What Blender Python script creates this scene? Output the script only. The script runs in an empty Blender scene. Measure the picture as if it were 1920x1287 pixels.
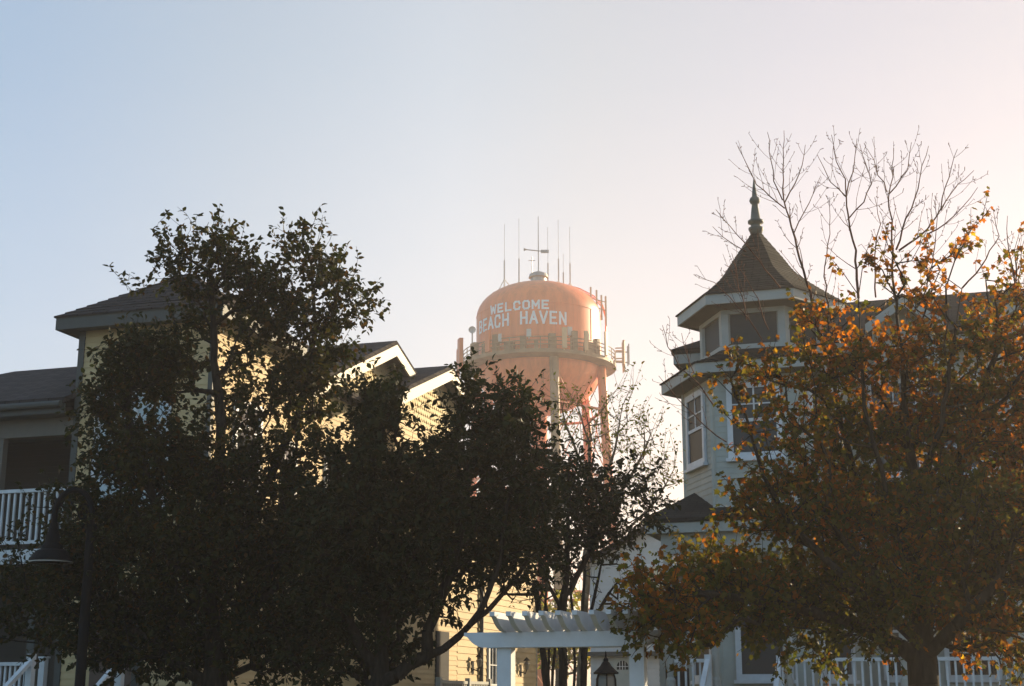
import bpy, math, random
import numpy as np
from mathutils import Vector, Matrix

# ------------------------------------------------------------------ camera, sky, sun, exposure
SC = bpy.context.scene
COL = SC.collection
PITCH = math.radians(14)
EYE = 1.6
cam = bpy.data.objects.new("camera", bpy.data.cameras.new("camera"))
COL.objects.link(cam)
cam.location = (0, 0, EYE)
cam.rotation_euler = (math.radians(90) + PITCH, 0, 0)
cam.data.lens = 50
cam.data.sensor_width = 36
cam.data.clip_end = 3000
SC.camera = cam

SUN_AZ, SUN_EL = math.radians(51), math.radians(16)      # azimuth from +Y towards +X
SKY_STRENGTH = 0.11
SUN_STRENGTH = 5.0
EXPOSURE = 0.90
HAZE_DENSITY = 0.0012

world = bpy.data.worlds.new("World")
SC.world = world
world.use_nodes = True
wn = world.node_tree
wn.nodes.clear()
sky = wn.nodes.new("ShaderNodeTexSky")
sky.sky_type = 'NISHITA'
sky.sun_disc = False
sky.sun_elevation = SUN_EL
sky.sun_rotation = SUN_AZ
sky.altitude = 0
sky.air_density = 1.0
sky.dust_density = 1.2
sky.ozone_density = 1.0
bg = wn.nodes.new("ShaderNodeBackground")
bg.inputs['Strength'].default_value = SKY_STRENGTH
wo = wn.nodes.new("ShaderNodeOutputWorld")
# hazy autumn sky: pale and warm towards the sun, deeper and bluer away from it
geo = wn.nodes.new("ShaderNodeTexCoord")
dot = wn.nodes.new("ShaderNodeVectorMath")
dot.operation = 'DOT_PRODUCT'
dot.inputs[1].default_value = (math.sin(SUN_AZ) * math.cos(SUN_EL), math.cos(SUN_AZ) * math.cos(SUN_EL), math.sin(SUN_EL))
wn.links.new(geo.outputs['Generated'], dot.inputs[0])
mr = wn.nodes.new("ShaderNodeMapRange")
mr.inputs[1].default_value = -1.0
mr.inputs[2].default_value = 1.0
wn.links.new(dot.outputs['Value'], mr.inputs[0])
grad = wn.nodes.new("ShaderNodeValToRGB")
SKY_STOPS = [(0.0, (0.52, 0.76, 0.95)), (0.52, (0.52, 0.76, 0.95)), (0.70, (0.66, 0.745, 0.83)), (0.757, (0.77, 0.78, 0.785)), (0.815, (0.86, 0.82, 0.785)), (0.85, (0.82, 0.752, 0.703)), (0.90, (0.71, 0.65, 0.655)), (0.95, (0.55, 0.53, 0.565))]
while len(grad.color_ramp.elements) < len(SKY_STOPS):
    grad.color_ramp.elements.new(0.5)
for e, (p, c) in zip(grad.color_ramp.elements, SKY_STOPS):
    e.position = p
    e.color = c + (1,)
wn.links.new(mr.outputs[0], grad.inputs[0])
gam = wn.nodes.new("ShaderNodeGamma")
gam.inputs[1].default_value = 0.6
wn.links.new(sky.outputs[0], gam.inputs[0])
mul = wn.nodes.new("ShaderNodeMix")
mul.data_type = 'RGBA'
mul.blend_type = 'MULTIPLY'
mul.inputs[0].default_value = 1.0
wn.links.new(gam.outputs[0], mul.inputs[6])
wn.links.new(grad.outputs[0], mul.inputs[7])
amp = wn.nodes.new("ShaderNodeVectorMath")
amp.operation = 'SCALE'
amp.inputs['Scale'].default_value = 2.66
sepw = wn.nodes.new("ShaderNodeSeparateXYZ")
wn.links.new(geo.outputs['Generated'], sepw.inputs[0])
hor = wn.nodes.new("ShaderNodeValToRGB")                   # the air whitens towards the horizon
hor.color_ramp.elements[0].position = 0.12
hor.color_ramp.elements[0].color = (1.0, 0.855, 0.81, 1)
hor.color_ramp.elements[1].position = 0.42
hor.color_ramp.elements[1].color = (0.85, 0.835, 0.815, 1)
wn.links.new(sepw.outputs[2], hor.inputs[0])
hml = wn.nodes.new("ShaderNodeMix")
hml.data_type = 'RGBA'
hml.blend_type = 'MULTIPLY'
hml.inputs[0].default_value = 1.0
wn.links.new(mul.outputs[2], hml.inputs[6])
wn.links.new(hor.outputs[0], hml.inputs[7])
cln = wn.nodes.new("ShaderNodeTexNoise")                    # barely uneven veil of high haze
cln.inputs['Scale'].default_value = 2.2
cln.inputs['Detail'].default_value = 5
cmp_ = wn.nodes.new("ShaderNodeMapping")
cmp_.inputs['Scale'].default_value = (1.0, 1.0, 3.5)
wn.links.new(geo.outputs['Generated'], cmp_.inputs[0])
wn.links.new(cmp_.outputs[0], cln.inputs['Vector'])
clr = wn.nodes.new("ShaderNodeValToRGB")
clr.color_ramp.elements[0].position = 0.3
clr.color_ramp.elements[0].color = (0.955, 0.97, 0.985, 1)
clr.color_ramp.elements[1].position = 0.7
clr.color_ramp.elements[1].color = (1, 1, 1, 1)
wn.links.new(cln.outputs['Fac'], clr.inputs[0])
cml = wn.nodes.new("ShaderNodeMix")
cml.data_type = 'RGBA'
cml.blend_type = 'MULTIPLY'
cml.inputs[0].default_value = 1.0
wn.links.new(hml.outputs[2], cml.inputs[6])
wn.links.new(clr.outputs[0], cml.inputs[7])
wn.links.new(cml.outputs[2], amp.inputs[0])
wn.links.new(amp.outputs[0], bg.inputs[0])
wn.links.new(bg.outputs[0], wo.inputs[0])

sun_l = bpy.data.lights.new("sun", 'SUN')
sun_l.energy = SUN_STRENGTH
sun_l.angle = math.radians(0.5)
sun_l.color = (1.0, 0.80, 0.52)
sun = bpy.data.objects.new("sun", sun_l)
COL.objects.link(sun)
SUN_DIR = Vector((math.sin(SUN_AZ) * math.cos(SUN_EL), math.cos(SUN_AZ) * math.cos(SUN_EL), math.sin(SUN_EL)))
sun.rotation_euler = SUN_DIR.to_track_quat('Z', 'Y').to_euler()
sun.location = (60, 40, 40)

SC.view_settings.view_transform = 'Standard'
SC.view_settings.look = 'None'
SC.view_settings.gamma = 1
SC.view_settings.exposure = EXPOSURE
SC.cycles.max_bounces = 8
SC.cycles.volume_bounces = 1
SC.cycles.transparent_max_bounces = 8

# ------------------------------------------------------------------ helpers
TH = math.radians(17.5)                                   # the street grid is turned by this much
FPX = 1920 * 50 / 36


def at(px, py, Y):
    """point at ground distance Y seen in that direction"""
    cx = (px - 960) / FPX
    cy = -(py - 643.5) / FPX
    d = Vector((cx, math.cos(PITCH) - cy * math.sin(PITCH), math.sin(PITCH) + cy * math.cos(PITCH)))
    return Vector((0, 0, EYE)) + d * (Y / d.y)


class MB:
    """collects faces of ONE mesh"""
    def __init__(self):
        self.v = []
        self.f = []

    def poly(self, pts):
        n = len(self.v)
        self.v += [tuple(p) for p in pts]
        self.f.append(tuple(range(n, n + len(pts))))

    def add(self, verts, faces):
        n = len(self.v)
        self.v += [tuple(p) for p in verts]
        self.f += [tuple(i + n for i in f) for f in faces]

    def box(self, x0, x1, y0, y1, z0, z1):
        v = [(x0, y0, z0), (x1, y0, z0), (x1, y1, z0), (x0, y1, z0), (x0, y0, z1), (x1, y0, z1), (x1, y1, z1), (x0, y1, z1)]
        self.add(v, [(0, 3, 2, 1), (4, 5, 6, 7), (0, 1, 5, 4), (1, 2, 6, 5), (2, 3, 7, 6), (3, 0, 4, 7)])
        return self

    def bar(self, p, q, w, h, up=(0, 0, 1)):
        p, q = Vector(p), Vector(q)
        d = (q - p).normalized()
        s = d.cross(Vector(up))
        if s.length < 1e-4:
            s = d.cross(Vector((0, 1, 0)))
        s.normalize()
        u = s.cross(d)
        v = []
        for c in (p, q):
            for a, b in ((-1, -1), (1, -1), (1, 1), (-1, 1)):
                v.append(c + s * (a * w / 2) + u * (b * h / 2))
        self.add(v, [(3, 2, 1, 0), (4, 5, 6, 7), (0, 1, 5, 4), (1, 2, 6, 5), (2, 3, 7, 6), (3, 0, 4, 7)])
        return self

    def tube(self, pts, rad, n=8, cap=True):
        pts = [Vector(p) for p in pts]
        if not hasattr(rad, '__len__'):
            rad = [rad] * len(pts)
        base = len(self.v)
        prev = None
        for i, p in enumerate(pts):
            d = (pts[min(i + 1, len(pts) - 1)] - pts[max(i - 1, 0)]).normalized()
            if prev is None:
                s = d.cross(Vector((0.3, 0.8, 0.52)))
                s.normalize()
            else:
                s = prev - d * prev.dot(d)
                s.normalize()
            prev = s
            u = d.cross(s)
            for k in range(n):
                a = 2 * math.pi * k / n
                self.v.append(tuple(p + (s * math.cos(a) + u * math.sin(a)) * rad[i]))
        for i in range(len(pts) - 1):
            for k in range(n):
                a = base + i * n + k
                b = base + i * n + (k + 1) % n
                self.f.append((a, b, b + n, a + n))
        if cap:
            self.f.append(tuple(base + k for k in reversed(range(n))))
            self.f.append(tuple(base + (len(pts) - 1) * n + k for k in range(n)))
        return self

    def lathe(self, prof, n=24, cx=0, cy=0, rot=0.0, cap=True):
        base = len(self.v)
        for r, z in prof:
            for k in range(n):
                a = rot + 2 * math.pi * k / n
                self.v.append((cx + r * math.sin(a), cy - r * math.cos(a), z))
        for i in range(len(prof) - 1):
            for k in range(n):
                a = base + i * n + k
                b = base + i * n + (k + 1) % n
                self.f.append((a, b, b + n, a + n))
        if cap:
            if prof[0][0] > 1e-3:
                self.f.append(tuple(base + k for k in reversed(range(n))))
            if prof[-1][0] > 1e-3:
                self.f.append(tuple(base + (len(prof) - 1) * n + k for k in range(n)))
        return self

    def slab(self, pts, th):
        """roof plane: pts counter-clockwise from above, th thick downwards"""
        n = len(pts)
        top = [Vector(p) for p in pts]
        bot = [p - Vector((0, 0, th)) for p in top]
        f = [tuple(range(n)), tuple(range(2 * n - 1, n - 1, -1))]
        for i in range(n):
            j = (i + 1) % n
            f.append((i, i + n, j + n, j))
        self.add(top + bot, f)
        return self

    def siding(self, o, u, nrm, poly, course=0.115, lap=0.013):
        """clapboards on the convex outline poly (u, z) of a wall"""
        o, u, nrm = Vector(o), Vector(u), Vector(nrm)
        zmin = min(p[1] for p in poly)
        zmax = max(p[1] for p in poly)
        z = zmin
        while z < zmax - 1e-4:
            z1 = min(z + course, zmax)
            c = clip(clip(poly, z, 1), z1, -1)
            if len(c) >= 3:
                pts = [o + u * p[0] + Vector((0, 0, p[1])) + nrm * (lap * (z1 - p[1]) / course) for p in c]
                self.poly(pts)
                low = [p for p in c if abs(p[1] - z) < 1e-5]
                if len(low) >= 2:
                    a, b = min(low), max(low)
                    pa = o + u * a[0] + Vector((0, 0, z))
                    pb = o + u * b[0] + Vector((0, 0, z))
                    off = nrm * (lap * (z1 - z) / course)
                    self.poly([pa, pb, pb + off, pa + off])
            z = z1
        return self

    def build(self, name, m, parent=None, smooth=False, loc=None):
        me = bpy.data.meshes.new(name)
        me.from_pydata(self.v, [], self.f)
        me.materials.append(m)
        uvl = me.uv_layers.new(name="uv")
        nl = len(me.loops)
        co = np.array(self.v, dtype=np.float64).reshape(-1, 3)
        vi = np.empty(nl, np.int32)
        me.loops.foreach_get('vertex_index', vi)
        nf = len(me.polygons)
        nr = np.empty(nf * 3, np.float32)
        me.polygons.foreach_get('normal', nr)
        nr = nr.reshape(-1, 3)
        tot = np.empty(nf, np.int32)
        me.polygons.foreach_get('loop_total', tot)
        n = np.repeat(nr, tot, axis=0)
        uu = np.stack([-n[:, 1], n[:, 0], np.zeros(nl)], 1)
        ln = np.linalg.norm(uu, axis=1)
        flat = ln < 0.02
        uu[flat] = (1, 0, 0)
        ln[flat] = 1
        uu /= ln[:, None]
        vv = np.cross(n, uu)
        p = co[vi]
        uvs = np.stack([(p * uu).sum(1), (p * vv).sum(1)], 1).astype(np.float32)
        uvl.data.foreach_set('uv', uvs.ravel())
        if smooth:
            me.polygons.foreach_set('use_smooth', [True] * nf)
        me.update()
        o = bpy.data.objects.new(name, me)
        COL.objects.link(o)
        if parent is not None:
            o.parent = parent
        if loc is not None:
            o.location = loc
        return o


def clip(poly, z, sgn):
    out = []
    for i, p in enumerate(poly):
        q = poly[(i + 1) % len(poly)]
        a, b = sgn * (p[1] - z), sgn * (q[1] - z)
        if a >= -1e-9:
            out.append(p)
        if (a > 1e-9 and b < -1e-9) or (a < -1e-9 and b > 1e-9):
            t = a / (a - b)
            out.append((p[0] + (q[0] - p[0]) * t, z))
    return out


def thing(name, label, cat, loc=(0, 0, 0), rz=0.0, group=None):
    o = bpy.data.objects.new(name, None)
    COL.objects.link(o)
    o.location = loc
    o.rotation_euler = (0, 0, rz)
    tag(o, label, cat, group)
    return o


def tag(o, label=None, cat=None, group=None, kind=None):
    if label:
        o['label'] = label
    if cat:
        o['category'] = cat
    if group:
        o['group'] = group
    if kind:
        o['kind'] = kind
    return o


# ------------------------------------------------------------------ materials
def new_mat(name):
    m = bpy.data.materials.new(name)
    m.use_nodes = True
    return m, m.node_tree, m.node_tree.nodes['Principled BSDF']


def lnk(nt, a, b):
    nt.links.new(a, b)


def paint(name, col, rough=0.55, var=0.12, scale=3.0, metal=0.0, bump=0.0, spec=0.4):
    """painted / plain surface with weathering blotches"""
    m, nt, b = new_mat(name)
    tc = nt.nodes.new('ShaderNodeTexCoord')
    n1 = nt.nodes.new('ShaderNodeTexNoise')
    n1.inputs['Scale'].default_value = scale
    n1.inputs['Detail'].default_value = 7
    n1.inputs['Roughness'].default_value = 0.65
    lnk(nt, tc.outputs['Object'], n1.inputs['Vector'])
    r = nt.nodes.new('ShaderNodeValToRGB')
    r.color_ramp.elements[0].position = 0.3
    r.color_ramp.elements[1].position = 0.7
    r.color_ramp.elements[0].color = tuple(c * (1 - var) for c in col) + (1,)
    r.color_ramp.elements[1].color = tuple(min(1, c * (1 + var)) for c in col) + (1,)
    lnk(nt, n1.outputs['Fac'], r.inputs[0])
    lnk(nt, r.outputs[0], b.inputs['Base Color'])
    b.inputs['Roughness'].default_value = rough
    b.inputs['Metallic'].default_value = metal
    b.inputs['Specular IOR Level'].default_value = spec
    if bump:
        n2 = nt.nodes.new('ShaderNodeTexNoise')
        n2.inputs['Scale'].default_value = scale * 14
        lnk(nt, tc.outputs['Object'], n2.inputs['Vector'])
        bp = nt.nodes.new('ShaderNodeBump')
        bp.inputs['Strength'].default_value = bump
        bp.inputs['Distance'].default_value = 0.02
        lnk(nt, n2.outputs['Fac'], bp.inputs['Height'])
        lnk(nt, bp.outputs[0], b.inputs['Normal'])
    return m


def shingles(name, c1, c2, row=0.14, width=0.3):
    m, nt, b = new_mat(name)
    uv = nt.nodes.new('ShaderNodeUVMap')
    uv.uv_map = "uv"
    br = nt.nodes.new('ShaderNodeTexBrick')
    br.inputs['Color1'].default_value = c1 + (1,)
    br.inputs['Color2'].default_value = c2 + (1,)
    br.inputs['Mortar'].default_value = tuple(c * 0.35 for c in c1) + (1,)
    br.inputs['Scale'].default_value = 1.0
    br.inputs['Mortar Size'].default_value = 0.010
    br.inputs['Brick Width'].default_value = width
    br.inputs['Row Height'].default_value = row
    lnk(nt, uv.outputs[0], br.inputs['Vector'])
    no = nt.nodes.new('ShaderNodeTexNoise')
    no.inputs['Scale'].default_value = 2.3
    no.inputs['Detail'].default_value = 9
    no.inputs['Roughness'].default_value = 0.75
    lnk(nt, uv.outputs[0], no.inputs['Vector'])
    mx = nt.nodes.new('ShaderNodeMix')
    mx.data_type = 'RGBA'
    mx.blend_type = 'MULTIPLY'
    mx.inputs[0].default_value = 0.75
    rr = nt.nodes.new('ShaderNodeValToRGB')
    rr.color_ramp.elements[0].position = 0.25
    rr.color_ramp.elements[0].color = (0.45, 0.45, 0.45, 1)
    rr.color_ramp.elements[1].position = 0.75
    rr.color_ramp.elements[1].color = (1.3, 1.3, 1.3, 1)
    lnk(nt, no.outputs['Fac'], rr.inputs[0])
    lnk(nt, br.outputs['Color'], mx.inputs[6])
    lnk(nt, rr.outputs[0], mx.inputs[7])
    lnk(nt, mx.outputs[2], b.inputs['Base Color'])
    # saw-tooth of overlapping rows
    sp = nt.nodes.new('ShaderNodeSeparateXYZ')
    lnk(nt, uv.outputs[0], sp.inputs[0])
    dv = nt.nodes.new('ShaderNodeMath')
    dv.operation = 'DIVIDE'
    dv.inputs[1].default_value = row
    lnk(nt, sp.outputs[1], dv.inputs[0])
    fr = nt.nodes.new('ShaderNodeMath')
    fr.operation = 'FRACT'
    lnk(nt, dv.outputs[0], fr.inputs[0])
    ad = nt.nodes.new('ShaderNodeMath')
    ad.operation = 'MULTIPLY_ADD'
    ad.inputs[1].default_value = -1.0
    lnk(nt, fr.outputs[0], ad.inputs[0])
    lnk(nt, br.outputs['Fac'], ad.inputs[2])
    bp = nt.nodes.new('ShaderNodeBump')
    bp.inputs['Strength'].default_value = 0.9
    bp.inputs['Distance'].default_value = 0.02
    lnk(nt, ad.outputs[0], bp.inputs['Height'])
    lnk(nt, bp.outputs[0], b.inputs['Normal'])
    b.inputs['Roughness'].default_value = 0.95
    b.inputs['Specular IOR Level'].default_value = 0.15
    return m


def glass_mat(name, col=(0.012, 0.016, 0.02), rough=0.06):
    m, nt, b = new_mat(name)
    tc = nt.nodes.new('ShaderNodeTexCoord')
    n = nt.nodes.new('ShaderNodeTexNoise')
    n.inputs['Scale'].default_value = 1.6
    lnk(nt, tc.outputs['Object'], n.inputs['Vector'])
    bp = nt.nodes.new('ShaderNodeBump')
    bp.inputs['Strength'].default_value = 0.05
    lnk(nt, n.outputs['Fac'], bp.inputs['Height'])
    lnk(nt, bp.outputs[0], b.inputs['Normal'])
    b.inputs['Base Color'].default_value = col + (1,)
    b.inputs['Roughness'].default_value = rough
    b.inputs['Specular IOR Level'].default_value = 0.5
    b.inputs['IOR'].default_value = 1.45
    return m


def leaf_mat(name, stops, trans=0.35, tcol=None, rough=0.5, spec=0.25):
    """leaf colour varies leaf by leaf through the attribute 'tint'"""
    m, nt, b = new_mat(name)
    at_ = nt.nodes.new('ShaderNodeAttribute')
    at_.attribute_name = 'tint'
    r = nt.nodes.new('ShaderNodeValToRGB')
    while len(r.color_ramp.elements) < len(stops):
        r.color_ramp.elements.new(0.5)
    for e, (p, c) in zip(r.color_ramp.elements, stops):
        e.position = p
        e.color = c + (1,)
    lnk(nt, at_.outputs['Fac'], r.inputs[0])
    lnk(nt, r.outputs[0], b.inputs['Base Color'])
    b.inputs['Roughness'].default_value = rough
    b.inputs['Specular IOR Level'].default_value = spec
    tr = nt.nodes.new('ShaderNodeBsdfTranslucent')
    g = nt.nodes.new('ShaderNodeMix')
    g.data_type = 'RGBA'
    g.blend_type = 'MULTIPLY'
    g.inputs[0].default_value = 1.0
    g.inputs[7].default_value = (tcol or (1.5, 1.5, 0.6)) + (1,)
    lnk(nt, r.outputs[0], g.inputs[6])
    lnk(nt, g.outputs[2], tr.inputs[0])
    mx = nt.nodes.new('ShaderNodeMixShader')
    mx.inputs[0].default_value = trans
    out = nt.nodes['Material Output']
    lnk(nt, b.outputs[0], mx.inputs[1])
    lnk(nt, tr.outputs[0], mx.inputs[2])
    lnk(nt, mx.outputs[0], out.inputs[0])
    return m


def bark(name, col):
    m, nt, b = new_mat(name)
    tc = nt.nodes.new('ShaderNodeTexCoord')
    mp = nt.nodes.new('ShaderNodeMapping')
    mp.inputs['Scale'].default_value = (14, 14, 3)
    lnk(nt, tc.outputs['Object'], mp.inputs[0])
    n = nt.nodes.new('ShaderNodeTexNoise')
    n.inputs['Scale'].default_value = 2.0
    n.inputs['Detail'].default_value = 8
    lnk(nt, mp.outputs[0], n.inputs['Vector'])
    r = nt.nodes.new('ShaderNodeValToRGB')
    r.color_ramp.elements[0].position = 0.35
    r.color_ramp.elements[0].color = tuple(c * 0.5 for c in col) + (1,)
    r.color_ramp.elements[1].position = 0.7
    r.color_ramp.elements[1].color = tuple(c * 1.3 for c in col) + (1,)
    lnk(nt, n.outputs['Fac'], r.inputs[0])
    lnk(nt, r.outputs[0], b.inputs['Base Color'])
    bp = nt.nodes.new('ShaderNodeBump')
    bp.inputs['Strength'].default_value = 0.7
    bp.inputs['Distance'].default_value = 0.03
    lnk(nt, n.outputs['Fac'], bp.inputs['Height'])
    lnk(nt, bp.outputs[0], b.inputs['Normal'])
    b.inputs['Roughness'].default_value = 0.95
    b.inputs['Specular IOR Level'].default_value = 0.15
    return m


M = dict(
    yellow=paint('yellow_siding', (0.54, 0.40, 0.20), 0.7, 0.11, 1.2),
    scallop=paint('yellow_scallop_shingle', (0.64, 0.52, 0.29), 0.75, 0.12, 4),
    wing=paint('shaded_wing_siding', (0.045, 0.035, 0.024), 0.7, 0.1, 1.2),  # shade of the porch interior darkened into the wing wall's colour
    trim=paint('cream_trim', (0.46, 0.40, 0.29), 0.55, 0.06),
    shadetrim=paint('shade_dark_trim', (0.065, 0.068, 0.058), 0.6, 0.12),  # house trim greyed in colour to stand for its shaded front
    white=paint('white_vinyl', (0.62, 0.63, 0.63), 0.55, 0.14),
    offwhite=paint('weathered_white', (0.36, 0.36, 0.32), 0.6, 0.10),
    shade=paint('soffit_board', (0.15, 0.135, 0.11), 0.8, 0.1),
    roof=shingles('asphalt_shingle', (0.032, 0.027, 0.026), (0.060, 0.051, 0.047)),
    roof2=shingles('weathered_shingle', (0.018, 0.017, 0.014), (0.034, 0.030, 0.024)),
    glass=glass_mat('window_glass'),
    dimglass=glass_mat('insect_screened_glass', (0.03, 0.035, 0.035), 0.5),
    screen=paint('dark_screen', (0.012, 0.017, 0.015), 0.6, 0.25, 6, spec=0.5),
    skypane=paint('sky_tinted_pane', (0.42, 0.50, 0.52), 0.35, 0.12, 9, spec=0.6),  # pane colour carries the cyan sky reflection
    warmpane=paint('warm_tinted_pane', (0.70, 0.62, 0.42), 0.8, 0.1),  # warm lit reflection put into this pane's colour
    dark=paint('dark_opening', (0.015, 0.014, 0.013), 0.8, 0.2),
    door=paint('door_paint', (0.10, 0.06, 0.04), 0.5, 0.15),
    pale=paint('pale_siding', (0.55, 0.55, 0.53), 0.7, 0.06),
    house_white=paint('white_siding', (0.39, 0.40, 0.35), 0.65, 0.10),
    iron=paint('black_iron', (0.008, 0.0075, 0.008), 0.8, 0.2, 8, spec=0.15),
    copper=paint('finial_metal', (0.09, 0.10, 0.08), 0.6, 0.25, 9),
    lampglass=glass_mat('lamp_glass', (0.20, 0.19, 0.16), 0.25),
    tank=paint('orange_tank_paint', (0.88, 0.225, 0.065), 0.45, 0.10, 0.25, spec=0.5),
    letter=paint('white_lettering', (0.86, 0.79, 0.74), 0.6, 0.12, 1.6),
    steel=paint('galvanised_steel', (0.30, 0.29, 0.26), 0.45, 0.15, 1, metal=0.5),
    catwalk=paint('weathered_orange_steel', (0.28, 0.17, 0.08), 0.6, 0.3, 0.8),
    antenna=paint('antenna_white', (0.55, 0.50, 0.42), 0.5, 0.1, 1),
    tan=paint('tan_antenna_panel', (0.62, 0.40, 0.20), 0.5, 0.1, 1),
    barkdark=bark('dark_bark', (0.034, 0.027, 0.020)),
    barkgrey=bark('grey_bark', (0.13, 0.10, 0.08)),
    paletwig=bark('pale_twig', (0.30, 0.21, 0.13)),
    twig=bark('red_twig', (0.16, 0.085, 0.055)),
)
_nt = M['tank'].node_tree                                   # rain streaks and faded paint
_r = [n for n in _nt.nodes if n.type == 'VALTORGB'][0]
_tc = [n for n in _nt.nodes if n.type == 'TEX_COORD'][0]
_mp = _nt.nodes.new('ShaderNodeMapping')
_mp.inputs['Scale'].default_value = (1.6, 1.6, 0.14)
lnk(_nt, _tc.outputs['Object'], _mp.inputs[0])
_n = _nt.nodes.new('ShaderNodeTexNoise')
_n.inputs['Scale'].default_value = 1.0
_n.inputs['Detail'].default_value = 8
_n.inputs['Roughness'].default_value = 0.7
lnk(_nt, _mp.outputs[0], _n.inputs['Vector'])
_r2 = _nt.nodes.new('ShaderNodeValToRGB')
_r2.color_ramp.elements[0].position = 0.36
_r2.color_ramp.elements[0].color = (0.80, 0.75, 0.72, 1)
_r2.color_ramp.elements[1].position = 0.56
_r2.color_ramp.elements[1].color = (1, 1, 1, 1)
lnk(_nt, _n.outputs['Fac'], _r2.inputs[0])
_m = _nt.nodes.new('ShaderNodeMix')
_m.data_type = 'RGBA'
_m.blend_type = 'MULTIPLY'
_m.inputs[0].default_value = 1.0
lnk(_nt, _r.outputs[0], _m.inputs[6])
lnk(_nt, _r2.outputs[0], _m.inputs[7])
lnk(_nt, _m.outputs[2], _nt.nodes['Principled BSDF'].inputs['Base Color'])
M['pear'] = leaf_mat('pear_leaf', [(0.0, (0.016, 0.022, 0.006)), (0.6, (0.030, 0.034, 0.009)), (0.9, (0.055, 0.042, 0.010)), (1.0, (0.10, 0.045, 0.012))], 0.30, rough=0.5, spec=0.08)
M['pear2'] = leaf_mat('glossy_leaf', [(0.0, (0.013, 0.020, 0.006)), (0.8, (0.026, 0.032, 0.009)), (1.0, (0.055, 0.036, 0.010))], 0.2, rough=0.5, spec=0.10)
M['locust'] = leaf_mat('locust_leaf', [(0.0, (0.15, 0.17, 0.04)), (0.7, (0.26, 0.23, 0.05)), (1.0, (0.36, 0.20, 0.05))], 0.65, rough=0.6)
M['maple'] = leaf_mat('autumn_maple_leaf', [(0.0, (0.034, 0.046, 0.008)), (0.32, (0.085, 0.078, 0.011)), (0.52, (0.145, 0.060, 0.008)), (0.70, (0.27, 0.082, 0.009)), (0.86, (0.40, 0.155, 0.012)), (1.0, (0.36, 0.27, 0.03))], 0.66, tcol=(2.0, 1.8, 0.7), rough=0.5, spec=0.2)


def ground_mat(name, c1, c2, scale):
    m = paint(name, c1, 0.95, 0.0, scale, bump=0.5, spec=0.1)
    r = [n for n in m.node_tree.nodes if n.type == 'VALTORGB'][0]
    r.color_ramp.elements[0].color = c1 + (1,)
    r.color_ramp.elements[1].color = c2 + (1,)
    return m


# ------------------------------------------------------------------ setting: ground, lawn, path
g = MB()
g.poly([(-420, -300, 0), (420, -300, 0), (420, 600, 0), (-420, 600, 0)])
tag(g.build('ground', ground_mat('sandy_soil', (0.10, 0.085, 0.06), (0.16, 0.14, 0.10), 0.4)), kind='structure')
g = MB()
g.poly([(-16, 9, 0.004), (18, 9, 0.004), (18, 46, 0.004), (-16, 46, 0.004)])
tag(g.build('lawn', ground_mat('mown_grass', (0.035, 0.055, 0.018), (0.07, 0.085, 0.03), 1.5)), kind='structure')
g = MB()
g.poly([(-60, -4, 0.006), (60, -4, 0.006), (60, 6.5, 0.006), (-60, 6.5, 0.006)])
tag(g.build('road', ground_mat('asphalt', (0.045, 0.045, 0.047), (0.065, 0.064, 0.064), 3)), kind='structure')
g = MB()
g.box(-60, 60, 6.5, 8.6, 0.001, 0.13)
tag(g.build('pavement', ground_mat('concrete', (0.20, 0.19, 0.17), (0.28, 0.27, 0.25), 2)), kind='structure')
g = MB()
pth = [Vector((0.0, 8.6, 0.009)), Vector((1.15, 8.6, 0.009)), Vector((9.2, 34, 0.009)), Vector((8.05, 34, 0.009))]
g.poly(pth)
tag(g.build('path', ground_mat('path_brick', (0.10, 0.07, 0.055), (0.17, 0.12, 0.09), 2.5)), kind='structure')


# ------------------------------------------------------------------ building parts
def window(parent, face, a0, a1, z0, z1, off, cols=2, rows=2, sash=True, fm=None, pm=None, fw=0.09):
    """face 'front' lies in plane y = off looking to -y; 'right' in plane x = off looking to +x"""
    fm = fm or M['white']
    f = MB()
    p = MB()

    def bx(mb, u0, u1, v0, v1, d0, d1):
        if face == 'front':
            mb.box(u0, u1, off - d1, off - d0, v0, v1)
        else:
            mb.box(off + d0, off + d1, u0, u1, v0, v1)
    bx(f, a0 - fw, a0, z0 - fw, z1 + fw, 0, 0.06)
    bx(f, a1, a1 + fw, z0 - fw, z1 + fw, 0, 0.06)
    bx(f, a0, a1, z1, z1 + fw, 0, 0.06)
    bx(f, a0 - 0.04, a1 + 0.04, z0 - fw - 0.04, z0, 0, 0.085)
    if sash:
        zm = (z0 + z1) / 2
        bx(f, a0, a1, zm - 0.025, zm + 0.025, 0.015, 0.047)
    for i in range(1, cols):
        u = a0 + (a1 - a0) * i / cols
        bx(f, u - 0.012, u + 0.012, z0, z1, 0.012, 0.036)
    for j in range(1, rows * 2 if sash else rows):
        v = z0 + (z1 - z0) * j / (rows * 2 if sash else rows)
        if sash and abs(v - zm) < 0.01:
            continue
        bx(f, a0, a1, v - 0.012, v + 0.012, 0.0125, 0.0365)
    w = f.build('window', fm, parent)
    bx(p, a0, a1, z0, z1, 0.002, 0.018)
    p.build('pane', pm or M['glass'], w)
    return w


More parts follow.
